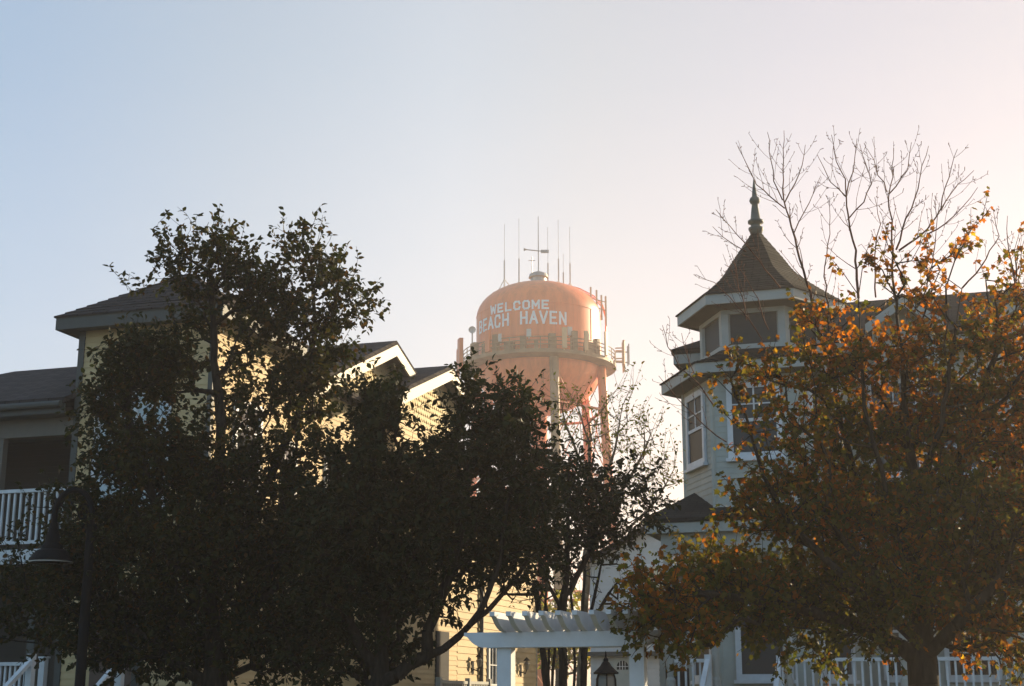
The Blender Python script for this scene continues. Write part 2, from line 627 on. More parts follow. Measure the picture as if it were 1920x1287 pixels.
def railing(parent, p, q, z_top, z_bot, n, m, post_ends=(True, True), name='railing', step=None):
    """rail between two points of the plan with a mesh per baluster"""
    p, q = Vector(p), Vector(q)
    r = MB()
    r.bar((p.x, p.y, z_top - 0.03), (q.x, q.y, z_top - 0.03), 0.09, 0.06)
    rail = r.build(name, m, parent)
    r = MB()
    r.bar((p.x, p.y, z_bot), (q.x, q.y, z_bot), 0.05, 0.06)
    r.build('bottom_rail', m, rail)
    for i in range(n):
        t = (i + 0.5) / n
        c = p.lerp(q, t)
        b = MB()
        b.box(c.x - 0.018, c.x + 0.018, c.y - 0.018, c.y + 0.018, z_bot + 0.03, z_top - 0.061)
        b.build('baluster', m, rail)
    for c, on in ((p, post_ends[0]), (q, post_ends[1])):
        if on:
            b = MB()
            b.box(c.x - 0.055, c.x + 0.055, c.y - 0.055, c.y + 0.055, z_bot - 0.15, z_top + 0.06)
            b.box(c.x - 0.075, c.x + 0.075, c.y - 0.075, c.y + 0.075, z_top + 0.061, z_top + 0.09)
            b.build('rail_post', m, rail)
    return rail


# ================================================================== yellow house on the left
YH = thing('yellow_house', 'yellow clapboard house with square corner tower, white balcony and sunlit gables behind the dark trees', 'house', (-5.187, 24, 0), -TH)
# tower
TW, TB, TT = 2.68, 2.68, 8.0
w = MB()
w.siding((0, 0, 0), (-1, 0, 0), (0, -1, 0), [(0, 0.3), (TW, 0.3), (TW, TT), (0, TT)])
w.siding((0, 0, 0), (0, 1, 0), (1, 0, 0), [(0, 0.3), (TB, 0.3), (TB, TT), (0, TT)])
w.siding((-TW, 0, 0), (0, 1, 0), (-1, 0, 0), [(0, 0.3), (TB, 0.3), (TB, TT), (0, TT)])
w.siding((0, TB, 0), (-1, 0, 0), (0, 1, 0), [(0, 6.5), (TW, 6.5), (TW, TT), (0, TT)])
w.build('tower_wall', M['yellow'], YH)
for cx, cy in ((0, 0), (-TW, 0)):
    c = MB()
    c.box(cx - 0.06, cx + 0.03, cy - 0.03, cy + 0.06, 0.2, TT - 0.001) if cx == 0 else c.box(cx - 0.03, cx + 0.09, cy - 0.03, cy + 0.06, 0.2, TT - 0.001)
    c.build('corner_board', M['shadetrim'], YH)
f = MB()
OV = 0.31
x0, x1, y0, y1 = -TW - OV, OV, -OV, TB + OV
f.box(x0, x1, y0, y1, TT, TT + 0.04)
f.box(x0 - 0.02, x1 + 0.02, y0 - 0.02, y0 + 0.01, TT - 0.03, TT + 0.2)
f.box(x0 - 0.02, x1 + 0.02, y1 - 0.01, y1 + 0.02, TT - 0.03, TT + 0.2)
f.box(x0 - 0.02, x0 + 0.01, y0 + 0.011, y1 - 0.011, TT - 0.03, TT + 0.2)
f.box(x1 - 0.01, x1 + 0.02, y0 + 0.011, y1 - 0.011, TT - 0.03, TT + 0.2)
f.build('tower_eave', M['shadetrim'], YH)
r = MB()
ap = Vector((-TW / 2, TB / 2, 9.36))
ex = 0.05
cs = [Vector((x0 - ex, y0 - ex, TT + 0.20)), Vector((x1 + ex, y0 - ex, TT + 0.20)), Vector((x1 + ex, y1 + ex, TT + 0.20)), Vector((x0 - ex, y1 + ex, TT + 0.20))]
nrow = 13
for k in range(4):
    a, b = cs[k], cs[(k + 1) % 4]
    for i in range(nrow):
        t0, t1 = i / nrow, (i + 1.25) / nrow if i < nrow - 1 else 1.0
        lift = Vector((0, 0, 0.022))
        lo, hi = lift, Vector((0, 0, 0))
        q = [a.lerp(ap, t0) + lo, b.lerp(ap, t0) + lo, b.lerp(ap, t1) + hi, a.lerp(ap, t1) + hi]
        r.poly(q)
        r.poly([a.lerp(ap, t0) - Vector((0, 0, 0.01)), b.lerp(ap, t0) - Vector((0, 0, 0.01)), q[1], q[0]])
r.poly([cs[3], cs[2], cs[1], cs[0]])
r.build('tower_roof', M['roof'], YH)
window(YH, 'front', -2.16, -1.58, 4.75, 6.75, -0.001, 2, 2, pm=M['skypane'])
window(YH, 'front', -1.40, -0.82, 4.75, 6.75, -0.001, 2, 2, pm=M['skypane'])
window(YH, 'right', 0.9, 1.75, 4.9, 6.7, 0.001, 2, 2)
# porch entry below the tower
d = MB()
d.box(-2.0, -1.0, -0.05, 0.01, 1.2, 3.3)
do = d.build('door', M['door'], YH)
h = MB()
h.lathe([(0.0, 0), (0.03, 0.01), (0.03, 0.03), (0.0, 0.04)], 10, -1.1, -0.075)
for i, v in enumerate(h.v):
    h.v[i] = (v[0], v[1], v[2] + 2.2)
h.build('handle', M['iron'], do)

# porch wing to the left
WY = 2.0
w = MB()
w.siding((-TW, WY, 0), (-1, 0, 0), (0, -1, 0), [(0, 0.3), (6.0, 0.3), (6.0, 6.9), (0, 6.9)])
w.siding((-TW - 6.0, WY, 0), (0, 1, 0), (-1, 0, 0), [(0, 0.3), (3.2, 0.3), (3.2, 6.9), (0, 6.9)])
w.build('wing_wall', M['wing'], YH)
r = MB()
ez, rz_, ey, ry = 6.72, 8.03, -0.38, 2.5
a_l, a_r = -8.9, -TW - 0.002
r.slab([(a_l, ey, ez), (a_r, ey, ez), (a_r, ry, rz_), (-5.95, ry, rz_)], 0.10)
r.slab([(a_l, 5.4, ez), (a_l, ey, ez), (-5.95, ry, rz_)], 0.10)
r.slab([(a_r, 5.4, ez), (a_l, 5.4, ez), (-5.95, ry, rz_), (a_r, ry, rz_)], 0.10)
r.build('porch_roof', M['roof'], YH)
b = MB()
b.box(a_l + 0.05, a_r, ey + 0.03, ey + 0.06, 6.45, 6.615)
b.box(a_l + 0.05, a_r, ey + 0.061, WY - 0.01, 6.44, 6.47)
b.tube([(a_l, ey - 0.04, 6.60), (a_r - 0.03, ey - 0.04, 6.60)], 0.06, 8)
b.build('porch_eave', M['shadetrim'], YH)
b = MB()
b.box(a_l + 0.3, a_r - 0.002, -0.02, 0.16, 6.12, 6.439)
b.build('porch_beam', M['shade'], YH)
b = MB()
b.box(a_l + 0.3, a_r - 0.002, -0.05, WY - 0.02, 4.03, 4.12)
b.build('balcony_floor', M['shade'], YH)
b = MB()
b.box(a_l + 0.3, a_r - 0.003, -0.10, -0.052, 3.86, 4.11)
b.build('balcony_fascia', M['white'], YH)
for a in (-4.22, -5.9, -7.6):
    p = MB()
    p.box(a - 0.07, a + 0.07, 0.0, 0.14, 4.121, 6.119)
    p.box(a - 0.1, a + 0.1, -0.03, 0.17, 4.122, 4.25)
    p.build('balcony_post', M['shade'], YH)
    p = MB()
    p.box(a - 0.08, a + 0.08, 0.0, 0.16, 1.12, 3.859)
    p.build('porch_post', M['shade'], YH)
railing(YH, (-2.78, 0.05), (-4.15, 0.05), 5.19, 4.25, 11, M['white'], (False, False))
railing(YH, (-4.3, 0.05), (-5.83, 0.05), 5.19, 4.25, 12, M['white'], (False, False))
b = MB()
b.box(a_l + 0.3, 0.0, -1.0, WY - 0.02, 0.98, 1.10)
b.build('porch_floor', M['shade'], YH)
railing(YH, (-2.92, -0.04), (-4.12, -0.04), 2.19, 1.25, 12, M['white'], (True, False))
railing(YH, (-4.32, -0.04), (-5.8, -0.04), 2.19, 1.25, 14, M['white'], (False, False))
window(YH, 'front', -3.62, -2.98, 1.9, 3.25, WY - 0.002, 2, 2, pm=M['glass'])
window(YH, 'front', -3.6, -2.95, 4.6, 6.0, WY - 0.002, 2, 2, pm=M['glass'])
for a in (-2.45, -0.78):                                   # stair hand rails
    s = MB()
    s.bar((a, -1.0, 2.22), (a, -2.6, 1.05), 0.08, 0.07)
    hr = s.build('stair_rail', M['white'], YH)
    for y in (-1.04, -2.55):
        p = MB()
        z = 2.22 - (-1.0 - y) * 1.17 / 1.6
        p.box(a - 0.055, a + 0.055, y - 0.055, y + 0.055, max(0.02, z - 1.15), z + 0.1)
        p.build('newel_post', M['white'], hr)
s = MB()
for i in range(6):
    s.box(-2.4, -0.83, -1.0 - 0.28 * (i + 1), -1.0 - 0.28 * i, 0.02, 0.98 - 0.16 * (i + 0.2))
s.build('porch_steps', M['shade'], YH)
p = MB()
p.box(-2.62, -2.48, -0.96, -0.82, 1.101, 3.3)
p.build('porch_post', M['shadetrim'], YH)
p = MB()
p.box(-0.62, -0.5, -0.96, -0.82, 1.101, 3.3)
p.build('porch_post', M['shadetrim'], YH)

# long side wall with its two gables
SA = -0.6                                                  # main side wall plane
w = MB()
w.siding((SA, TB, 0), (0, 1, 0), (1, 0, 0), [(0, 0.3), (6.3, 0.3), (6.3, 8.1), (0, 8.1)])
w.siding((-4.2, 13, 0), (1, 0, 0), (0, 1, 0), [(0, 0.3), (4.2, 0.3), (4.2, 8.0), (0, 8.0)])
w.siding((-4.2, 5.3, 0), (0, 1, 0), (-1, 0, 0), [(0, 0.3), (7.7, 0.3), (7.7, 7.6), (0, 7.6)])
w.build('side_wall', M['yellow'], YH)
BA = 0.0                                                   # projecting bay under gable 2
w = MB()
w.siding((BA, 8.4, 0), (0, 1, 0), (1, 0, 0), [(0, 0.3), (4.3, 0.3), (4.3, 8.3), (0, 8.3)])
w.siding((BA, 8.4, 0), (-1, 0, 0), (0, -1, 0), [(0, 0.3), (0.65, 0.3), (0.65, 8.3), (0, 8.3)])
w.siding((BA, 12.7, 0), (-1, 0, 0), (0, 1, 0), [(0, 0.3), (4, 0.3), (4, 8.6), (0, 8.6)])
w.build('bay_wall', M['yellow'], YH)


def scallops(mb, o, u, nrm, poly, pw=0.15, rh=0.15):
    """rows of fish-scale shingles inside the outline"""
    o, u, nrm = Vector(o), Vector(u), Vector(nrm)
    rng = random.Random(5)
    zmin, zmax = min(p[1] for p in poly), max(p[1] for p in poly)
    mb.poly([o + u * p[0] + Vector((0, 0, p[1])) for p in poly])
    row = 0
    z = zmin
    while z < zmax:
        c = clip(clip(poly, z, 1), z + rh, -1)
        if len(c) >= 3:
            u0, u1 = min(p[0] for p in c), max(p[0] for p in c)
            x = math.floor(u0 / pw) * pw + (row % 2) * pw / 2
            while x < u1:
                if x > u0 - 0.02 and x + pw < u1 + 0.02:
                    o2 = 0.02 + rng.random() * 0.012
                    top = z + rh * 1.05
                    pts = [(x + 0.006, top, 0.004), (x + 0.006, z + rh * 0.35, o2 * 0.8), (x + pw * 0.22, z + 0.01, o2),
                           (x + pw * 0.5, z - 0.03, o2 + 0.004), (x + pw * 0.78, z + 0.01, o2), (x + pw - 0.006, z + rh * 0.35, o2 * 0.8), (x + pw - 0.006, top, 0.004)]
                    P = [o + u * p[0] + Vector((0, 0, min(p[1], zmax))) + nrm * p[2] for p in pts]
                    mb.poly(P)
                    B = [o + u * p[0] + Vector((0, 0, min(p[1], zmax))) for p in pts]
                    for i in range(1, 5):
                        mb.poly([B[i], B[i + 1], P[i + 1], P[i]])
                x += pw
        z += rh
        row += 1
    return mb


def gable(tagname, plane, wall, L, A, Rr, back, base):
    """L, A, Rr: (b, z) of the left rake end, apex and right rake end on the rake plane"""
    r = MB()
    th = 0.10
    r.slab([(back, L[0], L[1]), (plane, L[0], L[1]), (plane, A[0], A[1]), (back, A[0], A[1])], th)
    r.slab([(back, A[0], A[1]), (plane, A[0], A[1]), (plane, Rr[0], Rr[1]), (back, Rr[0], Rr[1])], th)
    rf = r.build('gable_roof', M['roof'], YH)
    for P, Q in ((L, A), (A, Rr)):
        k = MB()
        hgt = 0.27
        q = [(P[0], P[1] - th - 0.003), (Q[0], Q[1] - th - 0.003), (Q[0], Q[1] - th - hgt), (P[0], P[1] - th - hgt)]
        xo, xi = plane + 0.012, plane - 0.035
        k.add([(xo, *p) for p in q] + [(xi, *p) for p in q], [(0, 1, 2, 3), (7, 6, 5, 4), (0, 4, 5, 1), (1, 5, 6, 2), (2, 6, 7, 3), (3, 7, 4, 0)])
        k.build('rake_board', M['trim'], rf)
        k = MB()
        zz = th + 0.10
        q = [(P[0], P[1] - zz), (Q[0], Q[1] - zz)]
        k.add([(xi - 0.002, *q[0]), (xi - 0.002, *q[1]), (wall, *q[1]), (wall, *q[0])], [(0, 1, 2, 3), (3, 2, 1, 0)])
        k.build('soffit', M['shade'], rf)
    s = MB()
    zl, za, zr = L[1] - 0.22, A[1] - 0.22, Rr[1] - 0.22
    poly = [(L[0] + 0.2, base), (Rr[0] - 0.12, base), (Rr[0] - 0.12, zr), (A[0], za), (L[0] + 0.2, zl)]
    scallops(s, (wall + 0.006, 0, 0), (0, 1, 0), (1, 0, 0), poly)
    s.build('gable_wall', M['scallop'], YH)


gable('gable_a', -0.1, SA, (4.1, 7.75), (8.62, 9.70), (10.6, 8.98), -4.2, 7.7)
gable('gable_b', 0.4, BA, (7.6, 8.28), (11.05, 9.61), (12.7, 9.0), -4.2, 7.9)
r = MB()                                                   # low main roof joining them
r.slab([(-4.4, 2.7, 7.8), (SA + 0.35, 2.7, 8.05), (SA + 0.35, 9.0, 8.05), (-4.4, 9.0, 7.8)], 0.12)
r.build('side_roof', M['roof'], YH)
for b0 in (3.6, 6.0):
    window(YH, 'right', b0, b0 + 0.85, 4.9, 6.5, SA + 0.001, 2, 2)
window(YH, 'right', 10.0, 10.9, 4.9, 6.5, BA + 0.001, 2, 2)

# rear wing with the porch lights
w = MB()
w.siding((0.0, 12.7, 0), (0, 1, 0), (1, 0, 0), [(0, 0.3), (6.9, 0.3), (6.9, 6.2), (0, 6.2)], 0.17, 0.02)
w.siding((-4, 19.6, 0), (1, 0, 0), (0, 1, 0), [(0, 0.3), (4, 0.3), (4, 6.2), (0, 6.2)])
w.build('rear_wall', M['yellow'], YH)
r = MB()
r.slab([(-4.2, 12.72, 6.35), (0.35, 12.72, 6.15), (0.35, 19.9, 6.15), (-1.9, 17.5, 6.95), (-1.9, 12.72, 6.95)], 0.1)
r.slab([(-4.2, 19.9, 6.15), (-4.2, 12.72, 6.15), (-1.9, 12.72, 6.95), (-1.9, 17.5, 6.95)], 0.1)
r.slab([(0.35, 19.9, 6.15), (-4.2, 19.9, 6.15), (-1.9, 17.5, 6.95)], 0.1)
r.build('rear_roof', M['roof'], YH)
window(YH, 'right', 15.15, 16.0, 0.9, 2.95, 0.003, 3, 2, fw=0.11)
d = MB()
d.box(0.0, 0.05, 11.15, 12.0, 1.0, 3.15)
d.build('dark_doorway', M['dark'], YH)
p = MB()
p.tube([(0.07, 14.4, 0.4), (0.07, 14.4, 6.0)], 0.055, 8)
p.build('downspout', M['shadetrim'], YH)
p = MB()
p.box(-0.03, 0.03, 19.56, 19.63, 0.3, 6.1)
p.build('corner_board', M['trim'], YH)
for b0 in (13.85, 18.0):
    s = MB()
    s.box(0.005, 0.035, b0 - 0.07, b0 + 0.07, 2.18, 2.50)
    s.tube([(0.03, b0, 2.3), (0.16, b0, 2.26), (0.20, b0, 2.36)], 0.018, 6)
    so = s.build('wall_lamp', M['iron'], YH)
    g_ = MB()
    g_.lathe([(0.05, 2.36), (0.09, 2.52), (0.02, 2.6)], 8, 0.20, b0)
    g_.build('lamp_shade', M['lampglass'], so)
    s = MB()
    s.lathe([(0.11, 2.605), (0.02, 2.69), (0.0, 2.72)], 8, 0.20, b0)
    s.build('lamp_cap', M['iron'], so)

# low white fence before the rear wall
WF = thing('white_fence', 'low white slatted deck fence before the yellow rear wall with wall lamps', 'fence', (-5.187 + math.sin(TH) * 12.2 + 0.42 * math.cos(TH), 24 + math.cos(TH) * 12.2 - 0.42 * math.sin(TH), 0), -TH)
for x_, z0, z1 in ((0.03, 1.92, 1.99), (0.02, 1.05, 1.11)):
    rl = MB()
    rl.box(-x_, x_, -1.9, 1.75, z0, z1)
    rl.build('rail', M['offwhite'], WF)
for i in range(28):
    s = MB()
    y = -1.85 + i * 0.128
    s.box(-0.015, 0.015, y, y + 0.05, 1.111, 1.919)
    s.build('slat', M['offwhite'], WF)
for y in (-1.9, 0.15, 1.75):
    s = MB()
    s.box(-0.06, 0.06, y - 0.05, y + 0.05, 0.0, 2.06)
    s.build('post', M['offwhite'], WF)
s = MB()
s.box(-0.38, -0.07, -1.9, 1.75, 0.90, 1.0)
s.build('deck', M['shade'], WF)

# ================================================================== victorian house on the right
VH = thing('victorian_house', 'pale victorian house with a six-sided turret, bell roof and finial behind the autumn maple', 'house', (4.87, 27, 0), -TH)
HEX = math.radians(30)                                     # a flat side faces the street (vertex rot)


def hexring(r):
    return [(r * math.sin(HEX + k * math.pi / 3), -r * math.cos(HEX + k * math.pi / 3)) for k in range(6)]


def hexroof(mb, prof, th=0.0):
    """stepped courses between profile points (r, z)"""
    for i in range(len(prof) - 1):
        (r0, z0), (r1, z1) = prof[i], prof[i + 1]
        A0, A1 = hexring(r0), hexring(r1)
        for k in range(6):
            j = (k + 1) % 6
            up = 0.016
            mb.poly([(*A0[k], z0 + up), (*A0[j], z0 + up), (*A1[j], z1 + 0.002), (*A1[k], z1 + 0.002)])
            mb.poly([(*A0[k], z0 - 0.004), (*A0[j], z0 - 0.004), (*A0[j], z0 + up), (*A0[k], z0 + up)])


def smoothprof(keys, n):
    out = []
    ts = np.linspace(0, len(keys) - 1, n + 1)
    K = [keys[0]] + list(keys) + [keys[-1]]
    for t in ts:
        i = min(int(t), len(keys) - 2)
        f_ = t - i
        p0, p1, p2, p3 = [np.array(K[i + q]) for q in range(4)]
        v = 0.5 * ((2 * p1) + (-p0 + p2) * f_ + (2 * p0 - 5 * p1 + 4 * p2 - p3) * f_ ** 2 + (-p0 + 3 * p1 - 3 * p2 + p3) * f_ ** 3)
        out.append((float(v[0]), float(v[1])))
    return out


r = MB()
hexroof(r, smoothprof([(1.68, 9.00), (1.22, 9.31), (0.76, 9.68), (0.48, 10.06), (0.10, 10.58)], 22))
tr = r.build('turret_roof', M['roof2'], VH)
f = MB()
f.lathe([(0.10, 10.52), (0.13, 10.62), (0.15, 10.66), (0.15, 10.70), (0.10, 10.72), (0.10, 10.78), (0.155, 10.80), (0.155, 10.85), (0.10, 10.88), (0.075, 11.1), (0.06, 11.2),
         (0.09, 11.22), (0.11, 11.27), (0.09, 11.33), (0.055, 11.36), (0.04, 11.5), (0.012, 11.72), (0.0, 11.76)], 14)
f.build('finial', M['copper'], tr, smooth=True)
e = MB()
for r0, r1, z0, z1 in ((1.64, 1.60, 8.80, 8.995),):
    A, B = hexring(r0), hexring(r1)
    for k in range(6):
        j = (k + 1) % 6
        e.poly([(*A[k], z0), (*A[j], z0), (*A[j], z1), (*A[k], z1)])
        e.poly([(*B[j], z0), (*B[k], z0), (*B[k], z1), (*B[j], z1)])
        e.poly([(*A[j], z0), (*A[k], z0), (*B[k], z0), (*B[j], z0)])
e.build('turret_fascia', M['offwhite'], VH)
e = MB()
A, B = hexring(1.60), hexring(1.16)
for k in range(6):
    j = (k + 1) % 6
    e.poly([(*A[j], 8.82), (*A[k], 8.82), (*B[k], 8.76), (*B[j], 8.76)])
e.build('turret_soffit', M['shade'], VH)
# lantern: corner posts, sills, dark screens
A = hexring(1.20)
for k in range(6):
    p = MB()
    x, y = A[k]
    nrm = Vector((x, y, 0)).normalized()
    tz = Vector((-nrm.y, nrm.x, 0))
    j0, j1 = Vector((*A[k - 1], 0)), Vector((*A[(k + 1) % 6], 0))
    c = Vector((x, y, 0))
    d0, d1 = (j0 - c).normalized() * 0.13, (j1 - c).normalized() * 0.13
    inn = -nrm * 0.12
    pts = [c + d0, c, c + d1, c + d1 + inn, c + d0 + inn]
    z0, z1 = 7.9, 8.78
    n5 = 5
    vs = [q + Vector((0, 0, z0)) for q in pts] + [q + Vector((0, 0, z1)) for q in pts]
    p.add(vs, [(i, (i + 1) % n5, (i + 1) % n5 + n5, i + n5) for i in range(n5)])
    p.build('lantern_post', M['offwhite'], VH)
    q = MB()
    B2 = hexring(1.14)
    j = (k + 1) % 6
    q.poly([(*B2[k], 8.07), (*B2[j], 8.07), (*B2[j], 8.70), (*B2[k], 8.70)])
    q.build('lantern_screen', M['screen'], VH)
for r0, z0, z1, nm in ((1.23, 7.92, 8.07, 'lantern_sill'), (1.205, 8.68, 8.79, 'lantern_header')):
    s = MB()
    A = hexring(r0)
    B = hexring(r0 - 0.11)
    for k in range(6):
        j = (k + 1) % 6
        s.poly([(*A[k], z0), (*A[j], z0), (*A[j], z1), (*A[k], z1)])
        s.poly([(*A[k], z1), (*A[j], z1), (*B[j], z1), (*B[k], z1)])
        s.poly([(*A[j], z0), (*A[k], z0), (*B[k], z0), (*B[j], z0)])
    s.build(nm, M['offwhite'], VH)
# skirt roof
r = MB()
hexroof(r, smoothprof([(2.04, 7.62), (1.70, 7.74), (1.40, 7.88), (1.16, 8.02)], 9))
r.build('skirt_roof', M['roof2'], VH)
e = MB()
A, B, Cc = hexring(2.0), hexring(1.97), hexring(1.52)
for k in range(6):
    j = (k + 1) % 6
    e.poly([(*A[k], 7.42), (*A[j], 7.42), (*A[j], 7.612), (*A[k], 7.612)])
    e.poly([(*A[j], 7.42), (*A[k], 7.42), (*B[k], 7.42), (*B[j], 7.42)])
    e.poly([(*B[j], 7.42), (*B[k], 7.42), (*B[k], 7.60), (*B[j], 7.60)])
e.build('skirt_fascia', M['offwhite'], VH)
e = MB()
for k in range(6):
    j = (k + 1) % 6
    e.poly([(*B[j], 7.45), (*B[k], 7.45), (*Cc[k], 7.38), (*Cc[j], 7.38)])
e.build('skirt_soffit', M['shade'], VH)
# turret wall of six faces
w = MB()
A = hexring(1.58)
for k in range(6):
    j = (k + 1) % 6
    a, b = Vector((*A[k], 0)), Vector((*A[j], 0))
    u = (b - a)
    L = u.length
    u.normalize()
    nrm = Vector((u.y, -u.x, 0))
    w.siding(a, u, nrm, [(0, 0.3), (L, 0.3), (L, 7.40), (0, 7.40)], 0.11, 0.009)
w.build('turret_wall', M['house_white'], VH)
for k in range(6):
    c = MB()
    x, y = A[k]
    n_ = Vector((x, y, 0)).normalized()
    c.tube([(x - n_.x * 0.02, y - n_.y * 0.02, 0.3), (x - n_.x * 0.02, y - n_.y * 0.02, 7.39)], 0.055, 6)
    c.build('corner_board', M['house_white'], VH)


def turret_window(k, z0, z1, wid):
    a, b = Vector((*A[k], 0)), Vector((*A[(k + 1) % 6], 0))
    u = (b - a).normalized()
    nrm = Vector((u.y, -u.x, 0))
    mid = (a + b) / 2 + nrm * 0.012

    def bx(mb, u0, u1, v0, v1, d0, d1):
        P = []
        for v in (v0, v1):
            for uu, dd in ((u0, d1), (u1, d1), (u1, d0), (u0, d0)):
                P.append(mid + u * uu + nrm * dd + Vector((0, 0, v)))
        mb.add(P, [(3, 2, 1, 0), (4, 5, 6, 7), (0, 1, 5, 4), (1, 2, 6, 5), (2, 3, 7, 6), (3, 0, 4, 7)])
    f = MB()
    h = wid / 2
    bx(f, -h - 0.10, -h, z0 - 0.1, z1 + 0.12, 0, 0.05)
    bx(f, h, h + 0.10, z0 - 0.1, z1 + 0.12, 0, 0.05)
    bx(f, -h, h, z1, z1 + 0.12, 0, 0.05)
    bx(f, -h - 0.14, h + 0.14, z0 - 0.16, z0 - 0.101, 0, 0.09)
    bx(f, -h, h, z0 - 0.1, z0, 0, 0.05)
    zm = (z0 + z1) / 2
    bx(f, -h, h, zm - 0.03, zm + 0.03, 0.01, 0.04)
    bx(f, -0.015, 0.015, zm + 0.03, z1, 0.01, 0.032)
    bx(f, -h, h, zm + (z1 - zm) / 2 - 0.012, zm + (z1 - zm) / 2 + 0.012, 0.0105, 0.0325)
    o = f.build('window', M['white'], VH)
    p = MB()
    bx(p, -h, h, z0, z1, 0.001, 0.018)
    p.build('pane', M['dimglass'], o)


for k in (4, 5, 0):
    turret_window(k, 5.95, 7.15, 0.80)
    turret_window(k, 2.0, 3.6, 0.80)

# main body
MB0, MB1, ML, MR = 0.75, 16.5, -1.35, 10.2
w = MB()
w.siding((0.9, MB0, 0), (1, 0, 0), (0, -1, 0), [(0, 0.3), (MR - 0.9, 0.3), (MR - 0.9, 8.25), (0, 8.25)])
w.siding((ML, 1.4, 0), (0, 1, 0), (-1, 0, 0), [(0, 0.3), (MB1 - 1.4, 0.3), (MB1 - 1.4, 8.25), (0, 8.25)])
w.siding((MR, MB0, 0), (0, 1, 0), (1, 0, 0), [(0, 0.3), (MB1 - MB0, 0.3), (MB1 - MB0, 8.25), (0, 8.25)])
w.siding((ML, MB1, 0), (1, 0, 0), (0, 1, 0), [(0, 0.3), (MR - ML, 0.3), (MR - ML, 8.25), (0, 8.25)])
w.build('wall', M['house_white'], VH)
r = MB()
ez, rz = 8.42, 9.72
el, er, ef, eb = -1.85, MR + 0.4, 0.35, MB1 + 0.4
rb = 2.6
rbk = 14.0
r.slab([(el, ef, ez), (er, ef, ez), (er - 2.4, rb, rz), (el + 2.6, rb, rz)], 0.1)
r.slab([(el, eb, ez), (el, ef, ez), (el + 2.6, rb, rz), (el + 2.6, rbk, rz)], 0.1)
r.slab([(er, eb, ez), (el, eb, ez), (el + 2.6, rbk, rz), (er - 2.4, rbk, rz)], 0.1)
r.slab([(er, ef, ez), (er, eb, ez), (er - 2.4, rbk, rz), (er - 2.4, rb, rz)], 0.1)
r.slab([(el + 2.6, rb, rz - 0.01), (er - 2.4, rb, rz - 0.01), (er - 2.4, rbk, rz - 0.01), (el + 2.6, rbk, rz - 0.01)], 0.08)
r.build('roof', M['roof2'], VH)
e = MB()
e.box(el + 0.04, er - 0.04, ef + 0.03, ef + 0.06, 8.12, 8.315)
e.box(el + 0.03, el + 0.06, ef + 0.061, eb - 0.04, 8.12, 8.315)
e.box(el + 0.061, er - 0.04, ef + 0.061, eb - 0.04, 8.2, 8.23)
e.build('eave', M['offwhite'], VH)
for a, hw, za, zb in ((2.72, 0.72, 9.10, 8.62), (5.6, 1.55, 9.42, 8.45)):   # street gables
    r = MB()
    pf, pb = -0.05, 2.9
    r.slab([(a - hw, pf, zb), (a, pf, za), (a, pb, za), (a - hw, pb, zb)], 0.08)
    r.slab([(a, pf, za), (a + hw, pf, zb), (a + hw, pb, zb), (a, pb, za)], 0.08)
    rf = r.build('dormer_roof', M['roof2'], VH)
    for P, Q in (((a - hw, zb), (a, za)), ((a, za), (a + hw, zb))):
        k = MB()
        q = [(P[0], P[1] - 0.083), (Q[0], Q[1] - 0.083), (Q[0], Q[1] - 0.27), (P[0], P[1] - 0.27)]
        k.add([(p[0], pf - 0.015, p[1]) for p in q] + [(p[0], pf + 0.03, p[1]) for p in q], [(3, 2, 1, 0), (4, 5, 6, 7), (0, 1, 5, 4), (1, 2, 6, 5), (2, 3, 7, 6), (3, 0, 4, 7)])
        k.build('rake_board', M['offwhite'], rf)
    w = MB()
    w.siding((a, 0.33, 0), (1, 0, 0), (0, -1, 0), [(-hw + 0.1, zb - 0.9), (hw - 0.1, zb - 0.9), (hw - 0.1, zb - 0.14), (0, za - 0.12), (-hw + 0.1, zb - 0.14)])
    w.build('dormer_wall', M['house_white'], VH)
for a0 in (2.0, 3.1, 4.6, 5.7):
    window(VH, 'front', a0, a0 + 0.8, 5.8, 7.5, MB0 - 0.014, 2, 2)
    window(VH, 'front', a0, a0 + 0.8, 2.0, 3.6, MB0 - 0.014, 2, 2)
# porch across the front
PF, PL, PR = -2.05, -2.0, 8.4
r = MB()
r.slab([(PL, PF, 4.72), (PR, PF, 4.72), (PR, 0.74, 5.62), (-1.25, -0.3, 5.45)], 0.07)
r.slab([(PL, 2.6, 4.72), (PL, PF, 4.72), (-1.25, -0.3, 5.45), (-1.25, 2.6, 5.45)], 0.07)
r.build('porch_roof', M['roof2'], VH)
e = MB()
e.box(PL + 0.04, PR, PF + 0.03, PF + 0.06, 4.46, 4.645)
e.box(PL + 0.04, PL + 0.07, PF + 0.061, 2.6, 4.46, 4.645)
e.build('porch_fascia', M['offwhite'], VH)
e = MB()
e.box(PL + 0.07, PR, PF + 0.061, 0.7, 4.50, 4.53)
e.build('porch_ceiling', M['shade'], VH)
b = MB()
b.box(PL + 0.3, PR, PF + 0.16, PF + 0.30, 4.1, 4.499)
b.build('porch_beam', M['offwhite'], VH)
b = MB()
b.box(PL + 0.2, PR, PF + 0.1, 0.7, 1.0, 1.14)
b.build('porch_floor', M['shade'], VH)
b = MB()
b.box(PL + 0.25, PR, PF + 0.14, PF + 0.17, 0.0, 0.999)
b.build('porch_skirting', M['offwhite'], VH)
for a in (-1.6, -0.8, 0.45, 2.4, 4.3, 6.2):
    c = MB()
    y = PF + 0.23
    c.lathe([(0.085, 1.141), (0.085, 1.9), (0.06, 1.95), (0.075, 2.3), (0.055, 3.5), (0.08, 3.6), (0.08, 4.099)], 10, a, y)
    c.build('porch_column', M['offwhite'], VH, smooth=False)
